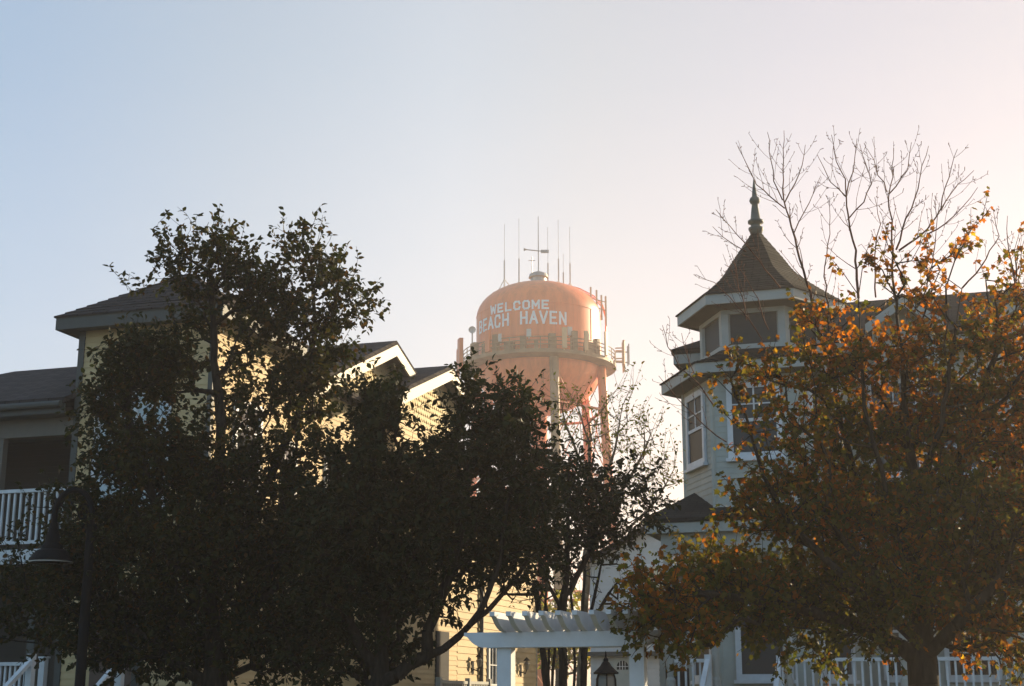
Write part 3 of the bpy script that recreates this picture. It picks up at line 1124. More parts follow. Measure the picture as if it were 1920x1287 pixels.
for p, q, n in (((-1.52, PF + 0.23), (-0.88, PF + 0.23), 5), ((0.53, PF + 0.23), (2.32, PF + 0.23), 13), ((2.48, PF + 0.23), (4.22, PF + 0.23), 13), ((4.38, PF + 0.23), (6.12, PF + 0.23), 13)):
    railing(VH, p, q, 2.26, 1.28, n, M['white'], (False, False))
for a in (-0.90, 0.34):
    s = MB()
    s.bar((a, PF + 0.1, 2.28), (a, PF - 1.6, 1.0), 0.085, 0.075)
    hr = s.build('stair_rail', M['white'], VH)
    for y in (PF + 0.06, PF - 1.55):
        p = MB()
        z = 2.28 - (PF + 0.1 - y) * 1.28 / 1.7
        p.box(a - 0.055, a + 0.055, y - 0.055, y + 0.055, max(0.02, z - 1.1), z + 0.08)
        p.build('newel_post', M['white'], hr)
s = MB()
for i in range(6):
    s.box(-0.85, 0.29, PF + 0.1 - 0.27 * (i + 1), PF + 0.1 - 0.27 * i, 0.02, 0.99 - 0.16 * (i + 0.2))
s.build('porch_steps', M['shade'], VH)
# small side entry left of the porch
d = MB()
d.box(-2.62, -2.12, 2.75, 2.79, 0.3, 2.19)
d.build('side_doorway', M['dark'], VH)
w = MB()
w.siding((-2.75, 2.8, 0), (1, 0, 0), (0, -1, 0), [(0, 0.3), (1.4, 0.3), (1.4, 3.2), (0, 3.2)])
w.siding((-2.75, 2.8, 0), (0, 1, 0), (-1, 0, 0), [(0, 0.3), (3.0, 0.3), (3.0, 3.2), (0, 3.2)])
w.build('side_entry_wall', M['house_white'], VH)
r = MB()
r.slab([(-2.95, 2.6, 3.2), (-1.36, 2.6, 3.75), (-1.36, 6.0, 3.75), (-2.95, 6.0, 3.2)], 0.09)
r.build('side_entry_roof', M['roof2'], VH)

# ================================================================== garage house in the middle
GH = thing('garage_house', 'pale sided garage house standing back between the yellow house and the turret house', 'house', (2.70, 50, 0), -TH)
GH.scale = (1.19, 1.19, 1.19)
w = MB()
w.siding((0, 0, 0), (1, 0, 0), (0, -1, 0), [(0, 0.2), (5.2, 0.2), (5.2, 5.0), (2.7, 6.5), (0, 5.2)], 0.15, 0.014)
w.siding((0, 0, 0), (0, 1, 0), (-1, 0, 0), [(0, 0.2), (8, 0.2), (8, 5.2), (0, 5.2)], 0.15, 0.014)
w.siding((5.2, 0, 0), (0, 1, 0), (1, 0, 0), [(0, 0.2), (8, 0.2), (8, 5.0), (0, 5.0)], 0.15, 0.014)
w.build('wall', M['pale'], GH)
r = MB()
r.slab([(-0.3, -0.3, 5.16), (2.7, -0.3, 6.68), (2.7, 8.2, 6.68), (-0.3, 8.2, 5.16)], 0.16)
r.slab([(2.7, -0.3, 6.68), (5.5, -0.3, 5.0), (5.5, 8.2, 5.0), (2.7, 8.2, 6.68)], 0.16)
r.build('roof', M['roof'], GH)
window(GH, 'front', 1.5, 2.2, 4.05, 5.0, -0.016, 2, 1, pm=M['warmpane'])
window(GH, 'front', 2.45, 3.1, 4.05, 5.0, -0.016, 2, 1)
t = MB()
t.box(-0.1, 5.3, -0.22, -0.02, 2.5, 2.62)
t.build('trim_band', M['shadetrim'], GH)
d = MB()
d.box(0.35, 1.6, -0.05, -0.016, 0.3, 2.45)
gd = d.build('garage_door', M['house_white'], GH)
f = MB()
n = 10
arc = [(0.95 + 0.17 * math.cos(math.pi * i / n), 2.20 + 0.17 * math.sin(math.pi * i / n)) for i in range(n + 1)] + [(0.78, 2.12), (1.12, 2.12)]
f.poly([(x, -0.054, z) for x, z in reversed(arc)])
wn_ = f.build('arched_window', M['glass'], gd)
f = MB()
f.box(0.94, 0.96, -0.066, -0.056, 2.12, 2.37)
f.box(0.865, 0.88, -0.066, -0.056, 2.12, 2.35)
f.box(1.02, 1.035, -0.066, -0.056, 2.12, 2.35)
f.box(0.78, 1.12, -0.0665, -0.0565, 2.2, 2.216)
f.build('muntin', M['white'], wn_)

# ================================================================== water tower
TX, TY = 2.52, 130.0
WT = thing('water_tower', 'tall orange water tower with white welcome lettering and rooftop antennas in the haze', 'water tower', (TX, TY, 0))
R0, ZC, ZB = 5.88, 36.4, 31.6
prof = []
for i in range(15):                                        # bottom bowl
    a = math.pi / 2 * i / 14
    prof.append((R0 * math.sin(a) if i else 0.0, ZB - 4.5 * math.cos(a)))
for z in (32.4, 33.2, 34.0, 34.8, 35.6, ZC):
    prof.append((R0, z))
for i in range(1, 13):
    a = math.pi / 2 * i / 12
    prof.append((R0 * math.cos(a) if i < 12 else 0.0, ZC + 3.35 * math.sin(a)))
t = MB().lathe(prof, 72)
t.build('tank', M['tank'], WT, smooth=True)
for z in (33.4, 36.42):
    MB().lathe([(R0 + 0.002, z - 0.05), (R0 + 0.03, z - 0.035), (R0 + 0.03, z + 0.035), (R0 + 0.002, z + 0.05)], 72, cap=False).build('weld_seam', M['tank'], WT)
for k in range(9):
    a = 2 * math.pi * (k + 0.35) / 9
    MB().tube([((R0 + 0.005) * math.sin(a), -(R0 + 0.005) * math.cos(a), 33.4), ((R0 + 0.005) * math.sin(a), -(R0 + 0.005) * math.cos(a), 36.4)], 0.03, 6).build('plate_joint', M['tank'], WT)
c = MB().lathe([(0.0, 39.9), (0.75, 39.75), (0.75, 40.35), (0.95, 40.4), (0.85, 40.75), (0.3, 41.0), (0.0, 41.02)], 20)
c.build('roof_hatch', M['steel'], WT, smooth=False)
# catwalk ring
c = MB()
c.lathe([(6.02, 31.25), (7.25, 31.4), (7.25, 31.75), (6.02, 31.6)], 48, cap=False)
c.build('catwalk', M['catwalk'], WT)
rl = MB()
for z in (32.15, 32.5, 32.85):
    pts = [(7.2 * math.sin(2 * math.pi * k / 48), -7.2 * math.cos(2 * math.pi * k / 48), z) for k in range(49)]
    rl.tube(pts, 0.045, 5, cap=False)
for k in range(32):
    a = 2 * math.pi * k / 32
    rl.tube([(7.2 * math.sin(a), -7.2 * math.cos(a), 31.65), (7.2 * math.sin(a), -7.2 * math.cos(a), 32.87)], 0.045, 5)
rl.build('catwalk_railing', M['catwalk'], WT)
# legs
for k in range(6):
    a = math.radians(12 + 60 * k)
    l = MB()
    top = Vector((6.0 * math.sin(a), -6.0 * math.cos(a), 31.7))
    mid = Vector((6.15 * math.sin(a), -6.15 * math.cos(a), 29.0))
    bot = Vector((7.6 * math.sin(a), -7.6 * math.cos(a), 0.0))
    l.tube([top, mid, bot], [0.42, 0.42, 0.42], 14)
    l.build('leg', M['tank'] if k else M['catwalk'], WT, smooth=True)
for z in (10.5, 21.0, 27.2):
    br = MB()
    rr = 6.15 + (30 - z) / 30 * 1.45
    for k in range(6):
        a, b = math.radians(12 + 60 * k), math.radians(72 + 60 * k)
        br.tube([(rr * math.sin(a), -rr * math.cos(a), z), (rr * math.sin(b), -rr * math.cos(b), z)], 0.13, 6)
    br.build('strut_ring', M['tank'], WT)
br = MB()
for z0, z1 in ((0.5, 10.5), (10.5, 21.0), (21.0, 30.5)):
    for k in range(6):
        a, b = math.radians(12 + 60 * k), math.radians(72 + 60 * k)
        r0, r1 = 6.15 + (30 - z0) / 30 * 1.45, 6.15 + (30 - z1) / 30 * 1.45
        br.tube([(r0 * math.sin(a), -r0 * math.cos(a), z0), (r1 * math.sin(b), -r1 * math.cos(b), z1)], 0.05, 5)
        br.tube([(r0 * math.sin(b), -r0 * math.cos(b), z0), (r1 * math.sin(a), -r1 * math.cos(a), z1)], 0.05, 5)
br.build('tie_rods', M['tank'], WT)
MB().tube([(0, 0, 0), (0, 0, 27.8)], 0.75, 18).build('riser_pipe', M['tank'], WT, smooth=True)

# lettering: bold strokes bent round the tank
GLY = {
    'W': [[(0, 1), (0.2, 0), (0.5, 0.75), (0.8, 0), (1, 1)]],
    'E': [[(0.9, 1), (0.1, 1), (0.1, 0), (0.9, 0)], [(0.1, 0.5), (0.75, 0.5)]],
    'L': [[(0.1, 1), (0.1, 0), (0.9, 0)]],
    'C': [[(0.9, 0.75), (0.8, 1), (0.25, 1), (0.08, 0.8), (0.08, 0.2), (0.25, 0), (0.8, 0), (0.9, 0.25)]],
    'O': [[(0.25, 1), (0.08, 0.8), (0.08, 0.2), (0.25, 0), (0.75, 0), (0.92, 0.2), (0.92, 0.8), (0.75, 1), (0.25, 1)]],
    'M': [[(0.05, 0), (0.05, 1), (0.5, 0.35), (0.95, 1), (0.95, 0)]],
    'B': [[(0.1, 0), (0.1, 1), (0.7, 1), (0.85, 0.85), (0.85, 0.65), (0.7, 0.5), (0.1, 0.5)], [(0.7, 0.5), (0.9, 0.35), (0.9, 0.15), (0.72, 0), (0.1, 0)]],
    'A': [[(0.02, 0), (0.5, 1), (0.98, 0)], [(0.22, 0.35), (0.78, 0.35)]],
    'H': [[(0.1, 0), (0.1, 1)], [(0.9, 0), (0.9, 1)], [(0.1, 0.5), (0.9, 0.5)]],
    'V': [[(0.02, 1), (0.5, 0), (0.98, 1)]],
    'N': [[(0.08, 0), (0.08, 1), (0.92, 0), (0.92, 1)]],
}


def lettering(name, text, a0, a1, zc, h, lw):
    """a0..a1 in degrees from the tank's front, positive to the right"""
    mb = MB()
    n = len(text)
    adv = 1.0 / n
    gap = 0.28
    arc = math.radians(a1 - a0) * R0

    def put(u, v):
        a = math.radians(a0) + u / R0
        rr = R0 + 0.035
        z = zc + v
        if z > ZC:
            rr = R0 * math.sqrt(max(0, 1 - ((z - ZC) / 3.35) ** 2)) + 0.05
        return (rr * math.sin(a), -rr * math.cos(a), z)
    for i, ch in enumerate(text):
        if ch == ' ':
            continue
        x0 = arc * adv * (i + gap / 2)
        wd = arc * adv * (1 - gap)
        for stroke in GLY[ch]:
            P = [(x0 + p[0] * wd, (p[1] - 0.5) * h) for p in stroke]
            for (p, q) in zip(P[:-1], P[1:]):
                d = Vector((q[0] - p[0], q[1] - p[1]))
                L = d.length
                d.normalize()
                s = Vector((-d.y, d.x)) * lw / 2
                m_ = max(1, int(L / 0.3))
                e = d * lw * 0.45
                for k in range(m_):
                    t0, t1 = k / m_, (k + 1) / m_
                    A0 = Vector(p) - e + (Vector(q) + e - (Vector(p) - e)) * t0
                    A1 = Vector(p) - e + (Vector(q) + e - (Vector(p) - e)) * t1
                    mb.poly([put(*(A0 - s)), put(*(A1 - s)), put(*(A1 + s)), put(*(A0 + s))])
    return mb.build(name, M['letter'], WT)


lettering('welcome_lettering', 'WELCOME', -50, 9, 36.15, 0.70, 0.18)
lettering('town_lettering', 'BEACH', -71, -27.4, 34.95, 1.05, 0.20)
lettering('town_lettering', 'HAVEN', -18.6, 25, 34.95, 1.05, 0.20)

# antennas on the dome
def dome_z(r):
    return ZC + 3.35 * math.sqrt(max(0, 1 - (r / R0) ** 2))


for dx, dy, top, foot in ((-3.25, -0.5, 45.6, 0.03), (-1.85, 1.2, 46.8, 0.03), (1.95, 1.0, 46.6, 0.03), (2.35, -0.6, 42.6, 0.02), (3.05, 0.8, 45.8, 0.03), (0.95, 1.6, 46.0, 0.022)):
    z0 = dome_z(math.hypot(dx, dy)) - 0.15
    zm = z0 + (top - z0) * 0.45
    a = MB()
    a.tube([(dx, dy, z0), (dx, dy, zm)], 0.07, 6)
    a.tube([(dx, dy, zm), (dx, dy, top)], 0.02, 6)
    if foot > 0.025:
        for k in range(3):
            an = 2 * math.pi * k / 3 + 0.5
            fx, fy = dx + 0.8 * math.cos(an), dy + 0.8 * math.sin(an)
            a.tube([(fx, fy, dome_z(min(5.9, math.hypot(fx, fy))) - 0.05), (dx, dy, z0 + 1.1)], 0.04, 5)
    a.build('antenna', M['antenna'], WT)
v = MB()
v.tube([(0, 0, 40.9), (0, 0, 43.6), (0, 0, 46.6)], [0.06, 0.05, 0.03], 6)
v.tube([(-1.35, 0.0, 43.25), (0.5, 0, 43.05)], 0.05, 6)
v.poly([(-1.4, 0.0, 43.4), (-1.4, 0.05, 43.1), (-1.0, 0.02, 43.25)])
v.lathe([(0.0, 42.9), (0.12, 42.95), (0.12, 43.15), (0.0, 43.2)], 8, 0.6, 0)
v.box(0.25, 1.0, -0.06, 0.06, 42.9, 43.2)
v.tube([(-0.6, 0.2, 41.0), (-0.6, 0.2, 42.6)], 0.04, 5)
v.tube([(-0.95, 0.2, 42.2), (-0.3, 0.2, 42.2)], 0.03, 5)
v.build('weather_vane', M['steel'], WT)
rg = MB()                                                  # rope rail on the dome
pts = []
for k in range(-50, 51):
    a = math.radians(k * 1.9)
    rr = 4.3
    pts.append((rr * math.sin(a), rr * math.cos(a) * 0.55 + 0.4, dome_z(math.hypot(rr * math.sin(a), rr * math.cos(a) * 0.55 + 0.4)) + 0.35))
rg.tube(pts, 0.04, 5)
rg.build('dome_cable', M['steel'], WT)
ld = MB()                                                  # caged ladder on the right
for k, a in enumerate((1.50, 1.62)):
    P = [(6.35 * math.sin(a), -6.35 * math.cos(a), 31.7)] + [(6.35 * math.sin(a), -6.35 * math.cos(a), 36.6)] + \
        [((6.35 * math.cos(t_)) * math.sin(a), -(6.35 * math.cos(t_)) * math.cos(a), 36.6 + 3.4 * math.sin(t_)) for t_ in (0.3, 0.6, 0.9, 1.2)]
    ld.tube(P, 0.06, 5)
for i in range(18):
    z = 32.0 + i * 0.28
    ld.tube([(6.35 * math.sin(1.50), -6.35 * math.cos(1.50), z), (6.35 * math.sin(1.62), -6.35 * math.cos(1.62), z)], 0.035, 4)
ld.build('ladder', M['tank'], WT)
ms = MB()                                                  # pipe mast frame at the upper right
for x, z0, z1 in ((4.9, 36.8, 39.2), (5.45, 36.2, 38.9), (5.9, 36.0, 38.4), (6.3, 35.4, 38.3)):
    ms.tube([(x, -1.0, z0), (x, -1.0, z1)], 0.09, 6)
for z in (37.0, 37.8):
    ms.tube([(4.8, -1.0, z + 0.35), (6.35, -1.0, z - 0.1)], 0.05, 5)
ms.build('mast_frame', M['tan'], WT)
# panels, cabinets, dish around the catwalk
for deg, rr, z0, z1, wd, mm in ((17, 7.4, 33.2, 35.1, 0.42, 'tan'), (34, 7.4, 33.2, 35.0, 0.36, 'tan'), (55, 7.4, 33.2, 35.4, 0.4, 'tan'), (80, 8.0, 33.0, 35.3, 0.42, 'tan'), (-74, 7.6, 32.4, 35.3, 0.8, 'tank'), (-86, 7.6, 31.6, 34.6, 0.6, 'tank'),
                                (-40, 7.3, 33.2, 35.2, 0.5, 'tank'), (24, 6.6, 34.6, 35.4, 0.4, 'antenna'), (38, 6.9, 34.3, 35.0, 0.34, 'antenna'), (-8, 7.3, 34.2, 34.9, 0.4, 'antenna'), (-30, 7.2, 34.0, 34.7, 0.3, 'antenna'), (88, 8.0, 32.6, 35.6, 0.34, 'tan'), (92, 8.5, 33.4, 35.4, 0.2, 'steel')):
    a = math.radians(deg)
    z0, z1 = z0 - 1.4, z1 - 1.4
    p = MB()
    c = Vector((rr * math.sin(a), -rr * math.cos(a), 0))
    t_ = Vector((math.cos(a), math.sin(a), 0))
    n_ = Vector((math.sin(a), -math.cos(a), 0))
    p.bar(c + Vector((0, 0, z0)), c + Vector((0, 0, z1)), wd, wd * 0.45, up=n_)
    p.bar(c - n_ * 0.12 + Vector((0, 0, z0 - 0.15)), c - n_ * 0.12 + Vector((0, 0, z1 - 0.2)), 0.1, 0.1, up=n_)
    if rr > 7.7:
        p.bar(c + Vector((0, 0, 33.2)), Vector((7.2 * math.sin(a), -7.2 * math.cos(a), 33.2)), 0.1, 0.1)
        p.bar(c + Vector((0, 0, 32.2)), Vector((7.2 * math.sin(a), -7.2 * math.cos(a), 32.2)), 0.1, 0.1)
    p.build('panel_antenna', M[mm], WT)
for deg, wd, hh in ((-62, 0.8, 1.5), (-47, 0.45, 1.1), (-36, 0.5, 1.7), (-24, 0.9, 0.9), (-13, 0.5, 1.3), (-3, 0.35, 0.9), (9, 0.6, 1.5), (27, 0.5, 1.9), (41, 0.9, 1.1), (50, 0.4, 1.6)):
    a = math.radians(deg)
    p = MB()
    c = Vector((6.75 * math.sin(a), -6.75 * math.cos(a), 0))
    n_ = Vector((math.sin(a), -math.cos(a), 0))
    p.bar(c + Vector((0, 0, 31.7)), c + Vector((0, 0, 31.7 + hh)), wd, 0.5, up=n_)
    p.build('cabinet', M['catwalk'], WT)
dsh = MB()
dsh.lathe([(0.0, 0.0), (0.22, 0.03), (0.34, 0.1), (0.335, 0.12), (0.22, 0.05), (0.0, 0.02)], 20)
for i, q in enumerate(dsh.v):
    dsh.v[i] = (q[0] - 6.2, -q[2] - 2.6, q[1] + 34.6)
dsh.tube([(-6.2, -2.4, 31.7), (-6.2, -2.4, 34.5)], 0.07, 6)
dsh.build('dish_antenna', M['antenna'], WT)

# ================================================================== garden pergola
PG = thing('white_pergola', 'white garden pergola with scroll-ended rafters over the path', 'pergola', (-0.05, 12.55, -0.045), -TH)
PD = 0.13
for a in (0.0, 1.16):
    for b in (0.0,):
        p = MB()
        p.box(a - 0.063, a + 0.063, b - 0.063, b + 0.063, 0.045, 2.1)
        p.box(a - 0.085, a + 0.085, b - 0.085, b + 0.085, 0.045, 0.165)
        p.build('post', M['white'], PG)


def profile_beam(mb, axis, lo, hi, c0, c1, z0, z1, scroll):
    """beam with an ogee cut at both ends; axis 'a' or 'b'"""
    h = z1 - z0
    end = [(0.0, 1.0), (0.0, 0.76), (0.16, 0.72), (0.28, 0.54), (0.42, 0.34), (0.58, 0.19), (0.78, 0.07), (1.0, 0.0)]
    left = [(lo + e[0] * scroll, z0 + e[1] * h) for e in end]
    right = [(hi - e[0] * scroll, z0 + e[1] * h) for e in reversed(end)]
    out = left + right
    n = len(out)
    v = []
    for c in (c0, c1):
        for s, z in out:
            v.append((s, c, z) if axis == 'a' else (c, s, z))
    f = [tuple(range(n)), tuple(reversed(range(n, 2 * n)))]
    for i in range(n):
        j = (i + 1) % n
        f.append((i, i + n, j + n, j))
    mb.add(v, f)


for b in (-0.085, 0.085):
    m_ = MB()
    profile_beam(m_, 'a', -0.35, 1.36, b - 0.02, b + 0.02, 2.062, 2.19, 0.17)
    m_.build('beam', M['white'], PG)
for i in range(9):
    a = 0.015 + i * 0.143
    m_ = MB()
    profile_beam(m_, 'b', -0.44, 0.44, a - 0.022, a + 0.022, 2.191, 2.345, 0.34)
    m_.build('rafter', M['white'], PG)

# ================================================================== lamps
def moved(mb, m4):
    mb.v = [tuple(m4 @ Vector(p)) for p in mb.v]
    return mb


# gooseneck street lamp on the left
SLY = 16.0
sp = at(148, 1308, SLY)
SL = thing('street_lamp', 'black gooseneck street lamp with scrolled bracket and bell shade before the left porch', 'street lamp', (sp.x, SLY, 0))
p = MB()
p.lathe([(0.16, 0), (0.16, 0.1), (0.11, 0.2), (0.09, 0.9), (0.06, 1.0), (0.05, 3.4), (0.07, 3.45), (0.05, 3.5)], 14)
p.build('pole', M['iron'], SL)
arm = MB()
pts = []
for i in range(19):
    a = math.pi * i / 18
    pts.append((-0.21 + 0.21 * math.cos(a), 0, 3.58 + 0.30 * math.sin(a)))
pts = [(0, 0, 3.4)] + pts + [(-0.42, 0, 3.46)]
arm.tube(pts, 0.032, 8)
arm.build('arm', M['iron'], SL)
sc = MB()
pts = []
for i in range(26):
    a = i / 25 * 3.6 * math.pi
    rr = 0.11 * (1 - i / 30)
    pts.append((-0.10 + rr * math.cos(a) * 0.7, 0.0, 3.62 + rr * math.sin(a)))
sc.tube(pts, 0.012, 6)
pts = []
for i in range(20):
    a = math.pi - i / 19 * 2.8 * math.pi
    rr = 0.08 * (1 - i / 26)
    pts.append((-0.04 + rr * math.cos(a) * 0.7, 0.0, 3.44 + rr * math.sin(a)))
sc.tube(pts, 0.012, 6)
sc.build('scroll', M['iron'], SL)
sh = MB()
sh.lathe([(0.235, 3.075), (0.235, 3.095), (0.205, 3.14), (0.17, 3.19), (0.115, 3.21), (0.11, 3.25), (0.085, 3.28), (0.075, 3.36), (0.055, 3.41), (0.04, 3.50)], 24, -0.42, 0)
so = sh.build('lamp_shade', M['iron'], SL, smooth=False)
rim = MB()
rim.lathe([(0.228, 3.062), (0.238, 3.062), (0.238, 3.074), (0.228, 3.074)], 28, -0.42, 0, cap=False)
rim.build('rim', M['steel'], so)

# lantern on a post behind the pergola
LY = 16.6
lp = at(1137, 1308, LY)
LN = thing('post_lantern', 'black post lantern with domed cap and glass panels beyond the pergola', 'lantern', (lp.x, LY, 0))
p = MB()
p.lathe([(0.09, 0), (0.09, 0.08), (0.04, 0.15), (0.035, 1.42), (0.06, 1.45), (0.03, 1.5), (0.07, 1.58)], 12)
p.build('post', M['iron'], LN)
cg = MB()
for k in range(6):
    a = 2 * math.pi * k / 6
    cg.tube([(0.07 * math.sin(a), -0.07 * math.cos(a), 1.58), (0.125 * math.sin(a), -0.125 * math.cos(a), 1.68), (0.12 * math.sin(a), -0.12 * math.cos(a), 1.80), (0.10 * math.sin(a), -0.10 * math.cos(a), 1.86)], 0.009, 5)
cg.build('cage', M['iron'], LN)
gl = MB()
gl.lathe([(0.06, 1.585), (0.112, 1.68), (0.108, 1.80), (0.09, 1.858)], 6)
gl.build('glass_globe', M['lampglass'], LN)
cp = MB()
cp.lathe([(0.14, 1.86), (0.145, 1.875), (0.11, 1.905), (0.065, 1.95), (0.045, 1.985), (0.028, 2.0), (0.03, 2.02), (0.012, 2.05), (0.008, 2.10), (0.0, 2.12)], 16)
cp.build('cap', M['iron'], LN)


# ================================================================== trees
def tubes_mesh(segs, nsides):
    """segs: arrays p0 (N,3), p1, r0, r1 -> verts, faces"""
    p0, p1, r0, r1 = segs
    N = len(p0)
    d = p1 - p0
    d /= np.maximum(np.linalg.norm(d, axis=1), 1e-6)[:, None]
    ref = np.where(np.abs(d[:, 2:3]) > 0.9, np.array([[1.0, 0, 0]]), np.array([[0, 0, 1.0]]))
    s = np.cross(d, ref)
    s /= np.linalg.norm(s, axis=1)[:, None]
    u = np.cross(d, s)
    ang = 2 * np.pi * np.arange(nsides) / nsides
    ca, sa = np.cos(ang), np.sin(ang)
    ring = s[:, None, :] * ca[None, :, None] + u[:, None, :] * sa[None, :, None]
    v = np.concatenate([p0[:, None, :] + ring * r0[:, None, None], p1[:, None, :] + ring * r1[:, None, None]], 1).reshape(-1, 3)
    k = np.arange(nsides)
    f = np.stack([k, (k + 1) % nsides, (k + 1) % nsides + nsides, k + nsides], 1)
    f = (f[None] + (np.arange(N) * 2 * nsides)[:, None, None]).reshape(-1, 4)
    return v, f


def np_mesh(name, verts, faces, mat, parent, tint=None):
    """verts (N,3), faces (M,k) of one size"""
    me = bpy.data.meshes.new(name)
    nv, nf, k = len(verts), len(faces), faces.shape[1]
    me.vertices.add(nv)
    me.vertices.foreach_set('co', verts.astype(np.float32).ravel())
    me.loops.add(nf * k)
    me.loops.foreach_set('vertex_index', faces.astype(np.int32).ravel())
    me.polygons.add(nf)
    me.polygons.foreach_set('loop_start', np.arange(0, nf * k, k, dtype=np.int32))
    me.polygons.foreach_set('loop_total', np.full(nf, k, np.int32))
    me.update(calc_edges=True)
    me.materials.append(mat)
    if tint is not None:
        a = me.attributes.new('tint', 'FLOAT', 'POINT')
        a.data.foreach_set('value', tint.astype(np.float32))
    o = bpy.data.objects.new(name, me)
    COL.objects.link(o)
    if parent is not None:
        o.parent = parent
    return o


def grow(seedpaths, targets, rng, bf=0.35, r_tip=0.004, r_exp=0.47, jitter=0.05):
    """joins the targets to the given limbs by a shortest-length greedy tree; returns points, parents, radii"""
    P, par, plen = [], [], []
    for path in seedpaths:
        path = [np.array(p, float) for p in path]
        if P:
            dd = np.linalg.norm(np.array(P) - path[0], axis=1)
            last = int(dd.argmin())
        else:
            P.append(path[0])
            par.append(-1)
            plen.append(0.0)
            last = 0
        wob = np.zeros(3)
        for a, b in zip(path[:-1], path[1:]):
            L = np.linalg.norm(b - a)
            n = max(1, int(L / 0.18))
            for i in range(1, n + 1):
                wob += rng.normal(0, 0.012, 3) - wob * 0.06
                q = a + (b - a) * i / n + wob
                P.append(q)
                par.append(last)
                plen.append(plen[last] + np.linalg.norm(q - P[last]))
                last = len(P) - 1
    T = np.array(targets)
    nT = len(T)
    best = np.full(nT, 1e9)
    bi = np.zeros(nT, int)
    Pa = np.array(P)
    pl = np.array(plen)
    for i in range(nT):
        c = np.linalg.norm(Pa - T[i], axis=1) + bf * pl
        bi[i] = c.argmin()
        best[i] = c[bi[i]]
    alive = np.ones(nT, bool)
    node_is_t = [False] * len(P)
    for _ in range(nT):
        k = int(np.where(alive, best, 1e18).argmin())
        alive[k] = False
        a = P[bi[k]]
        b = T[k]
        L = np.linalg.norm(b - a)
        n = max(1, int(L / 0.22))
        last = int(bi[k])
        new = []
        off = rng.normal(0, jitter * L, 3)
        for i in range(1, n + 1):
            t = i / n
            q = a + (b - a) * t + off * math.sin(math.pi * t) + (0 if i == n else rng.normal(0, 0.012, 3))
            P.append(q)
            par.append(last)
            plen.append(plen[last] + np.linalg.norm(q - P[last]))
            node_is_t.append(i == n)
            last = len(P) - 1
            new.append(last)
        for j in new:
            c = np.linalg.norm(T - P[j], axis=1) + bf * plen[j]
            m = alive & (c < best)
            best[m] = c[m]
            bi[m] = j
    P = np.array(P)
    par = np.array(par)
    cnt = np.ones(len(P)) * 0.3
    for i in range(len(P) - 1, 0, -1):
        if node_is_t[i]:
            cnt[i] += 1
        cnt[par[i]] += cnt[i]
    rad = r_tip * cnt ** r_exp
    return P, par, rad, np.array(node_is_t)


def skeleton_segments(P, par, rad, rmax=None):
    idx = np.arange(1, len(P))
    pa = par[idx]
    keep = pa >= 0
    idx, pa = idx[keep], pa[keep]
    r1 = rad[idx]
    r0 = np.minimum(rad[pa], r1 * 1.25)
    return P[pa], P[idx], r0, r1


PEAR_T = (np.array([(0, 0, 0), (0.5, 0.35, 0.08), (0.36, 0.72, 0.02), (0, 1.0, -0.12), (-0.36, 0.72, 0.02), (-0.5, 0.35, 0.08), (0, 0.5, -0.02)]),
          np.array([(0, 1, 6), (1, 2, 6), (2, 3, 6), (3, 4, 6), (4, 5, 6), (5, 0, 6)]))
_mo = [(0.0, 0.0), (0.22, -0.05), (0.42, 0.10), (0.36, 0.26), (0.66, 0.52), (0.36, 0.56), (0.28, 0.66), (0.0, 1.0), (-0.28, 0.66), (-0.36, 0.56), (-0.66, 0.52), (-0.36, 0.26), (-0.42, 0.10), (-0.22, -0.05)]
MAPLE_T = (np.array([(x, y, 0.10 * abs(x) - 0.16 * max(0, y - 0.4)) for x, y in _mo] + [(0, 0.36, 0)]),
           np.array([(i, (i + 1) % len(_mo), len(_mo)) for i in range(len(_mo))]))
SPRIG_T = (np.array([(0, 0, 0), (0.16, 0.3, 0.03), (0.12, 0.8, 0), (0, 1, -0.05), (-0.12, 0.8, 0), (-0.16, 0.3, 0.03)]),
           np.array([(0, 1, 2), (0, 2, 3), (0, 3, 4), (0, 4, 5)]))


def unit(v):
    return v / np.maximum(np.linalg.norm(v, axis=-1, keepdims=True), 1e-9)


def leaves_mesh(name, pos, dirs, size, width, tmpl, mat, parent, rng, tint, droop=0.35):
    tv, tf = tmpl
    N = len(pos)
    d = unit(dirs + np.array([0, 0, -droop]) + rng.normal(0, 0.35, (N, 3)))
    nrm = unit(np.cross(d, rng.normal(0, 1, (N, 3))) * 0.7 + np.array([0, 0, 0.8]))
    s = unit(np.cross(d, nrm))
    nrm = np.cross(s, d)
    curl = rng.uniform(0.3, 1.6, N)
    x = tv[None, :, 0] * (size * width)[:, None]
    y = tv[None, :, 1] * size[:, None]
    z = tv[None, :, 2] * size[:, None] * curl[:, None]
    v = pos[:, None, :] + s[:, None, :] * x[..., None] + d[:, None, :] * y[..., None] + nrm[:, None, :] * z[..., None]
    K = len(tv)
    f = (tf[None] + (np.arange(N) * K)[:, None, None]).reshape(-1, 3)
    return np_mesh(name, v.reshape(-1, 3), f, mat, parent, np.repeat(tint, K))


def ellip(rng, px, py, rx, ry, Y, n, depth=None):
    c = np.array(at(px, py, Y))
    k = Y / FPX * 0.97
    r = np.array([rx * k, depth if depth else max(0.45, min(1.3, (rx + ry) / 2 * k)), ry * k])
    q = rng.normal(0, 1, (n, 3))
    q = unit(q) * (rng.random((n, 1)) ** 0.42)
    return c + q * r


def add_twigs(P, par, sel, rng, L=(0.15, 0.4), up=0.35, per=1):
    """a thin twig growing outward from each selected node -> start, end"""
    a = np.repeat(P[sel], per, axis=0)
    d = np.repeat(unit(P[sel] - P[par[sel]]), per, axis=0)
    d = unit(d + rng.normal(0, 0.55, d.shape) + np.array([0, 0, up]))
    ln = rng.uniform(L[0], L[1], len(a))
    return a, a + d * ln[:, None], d, ln


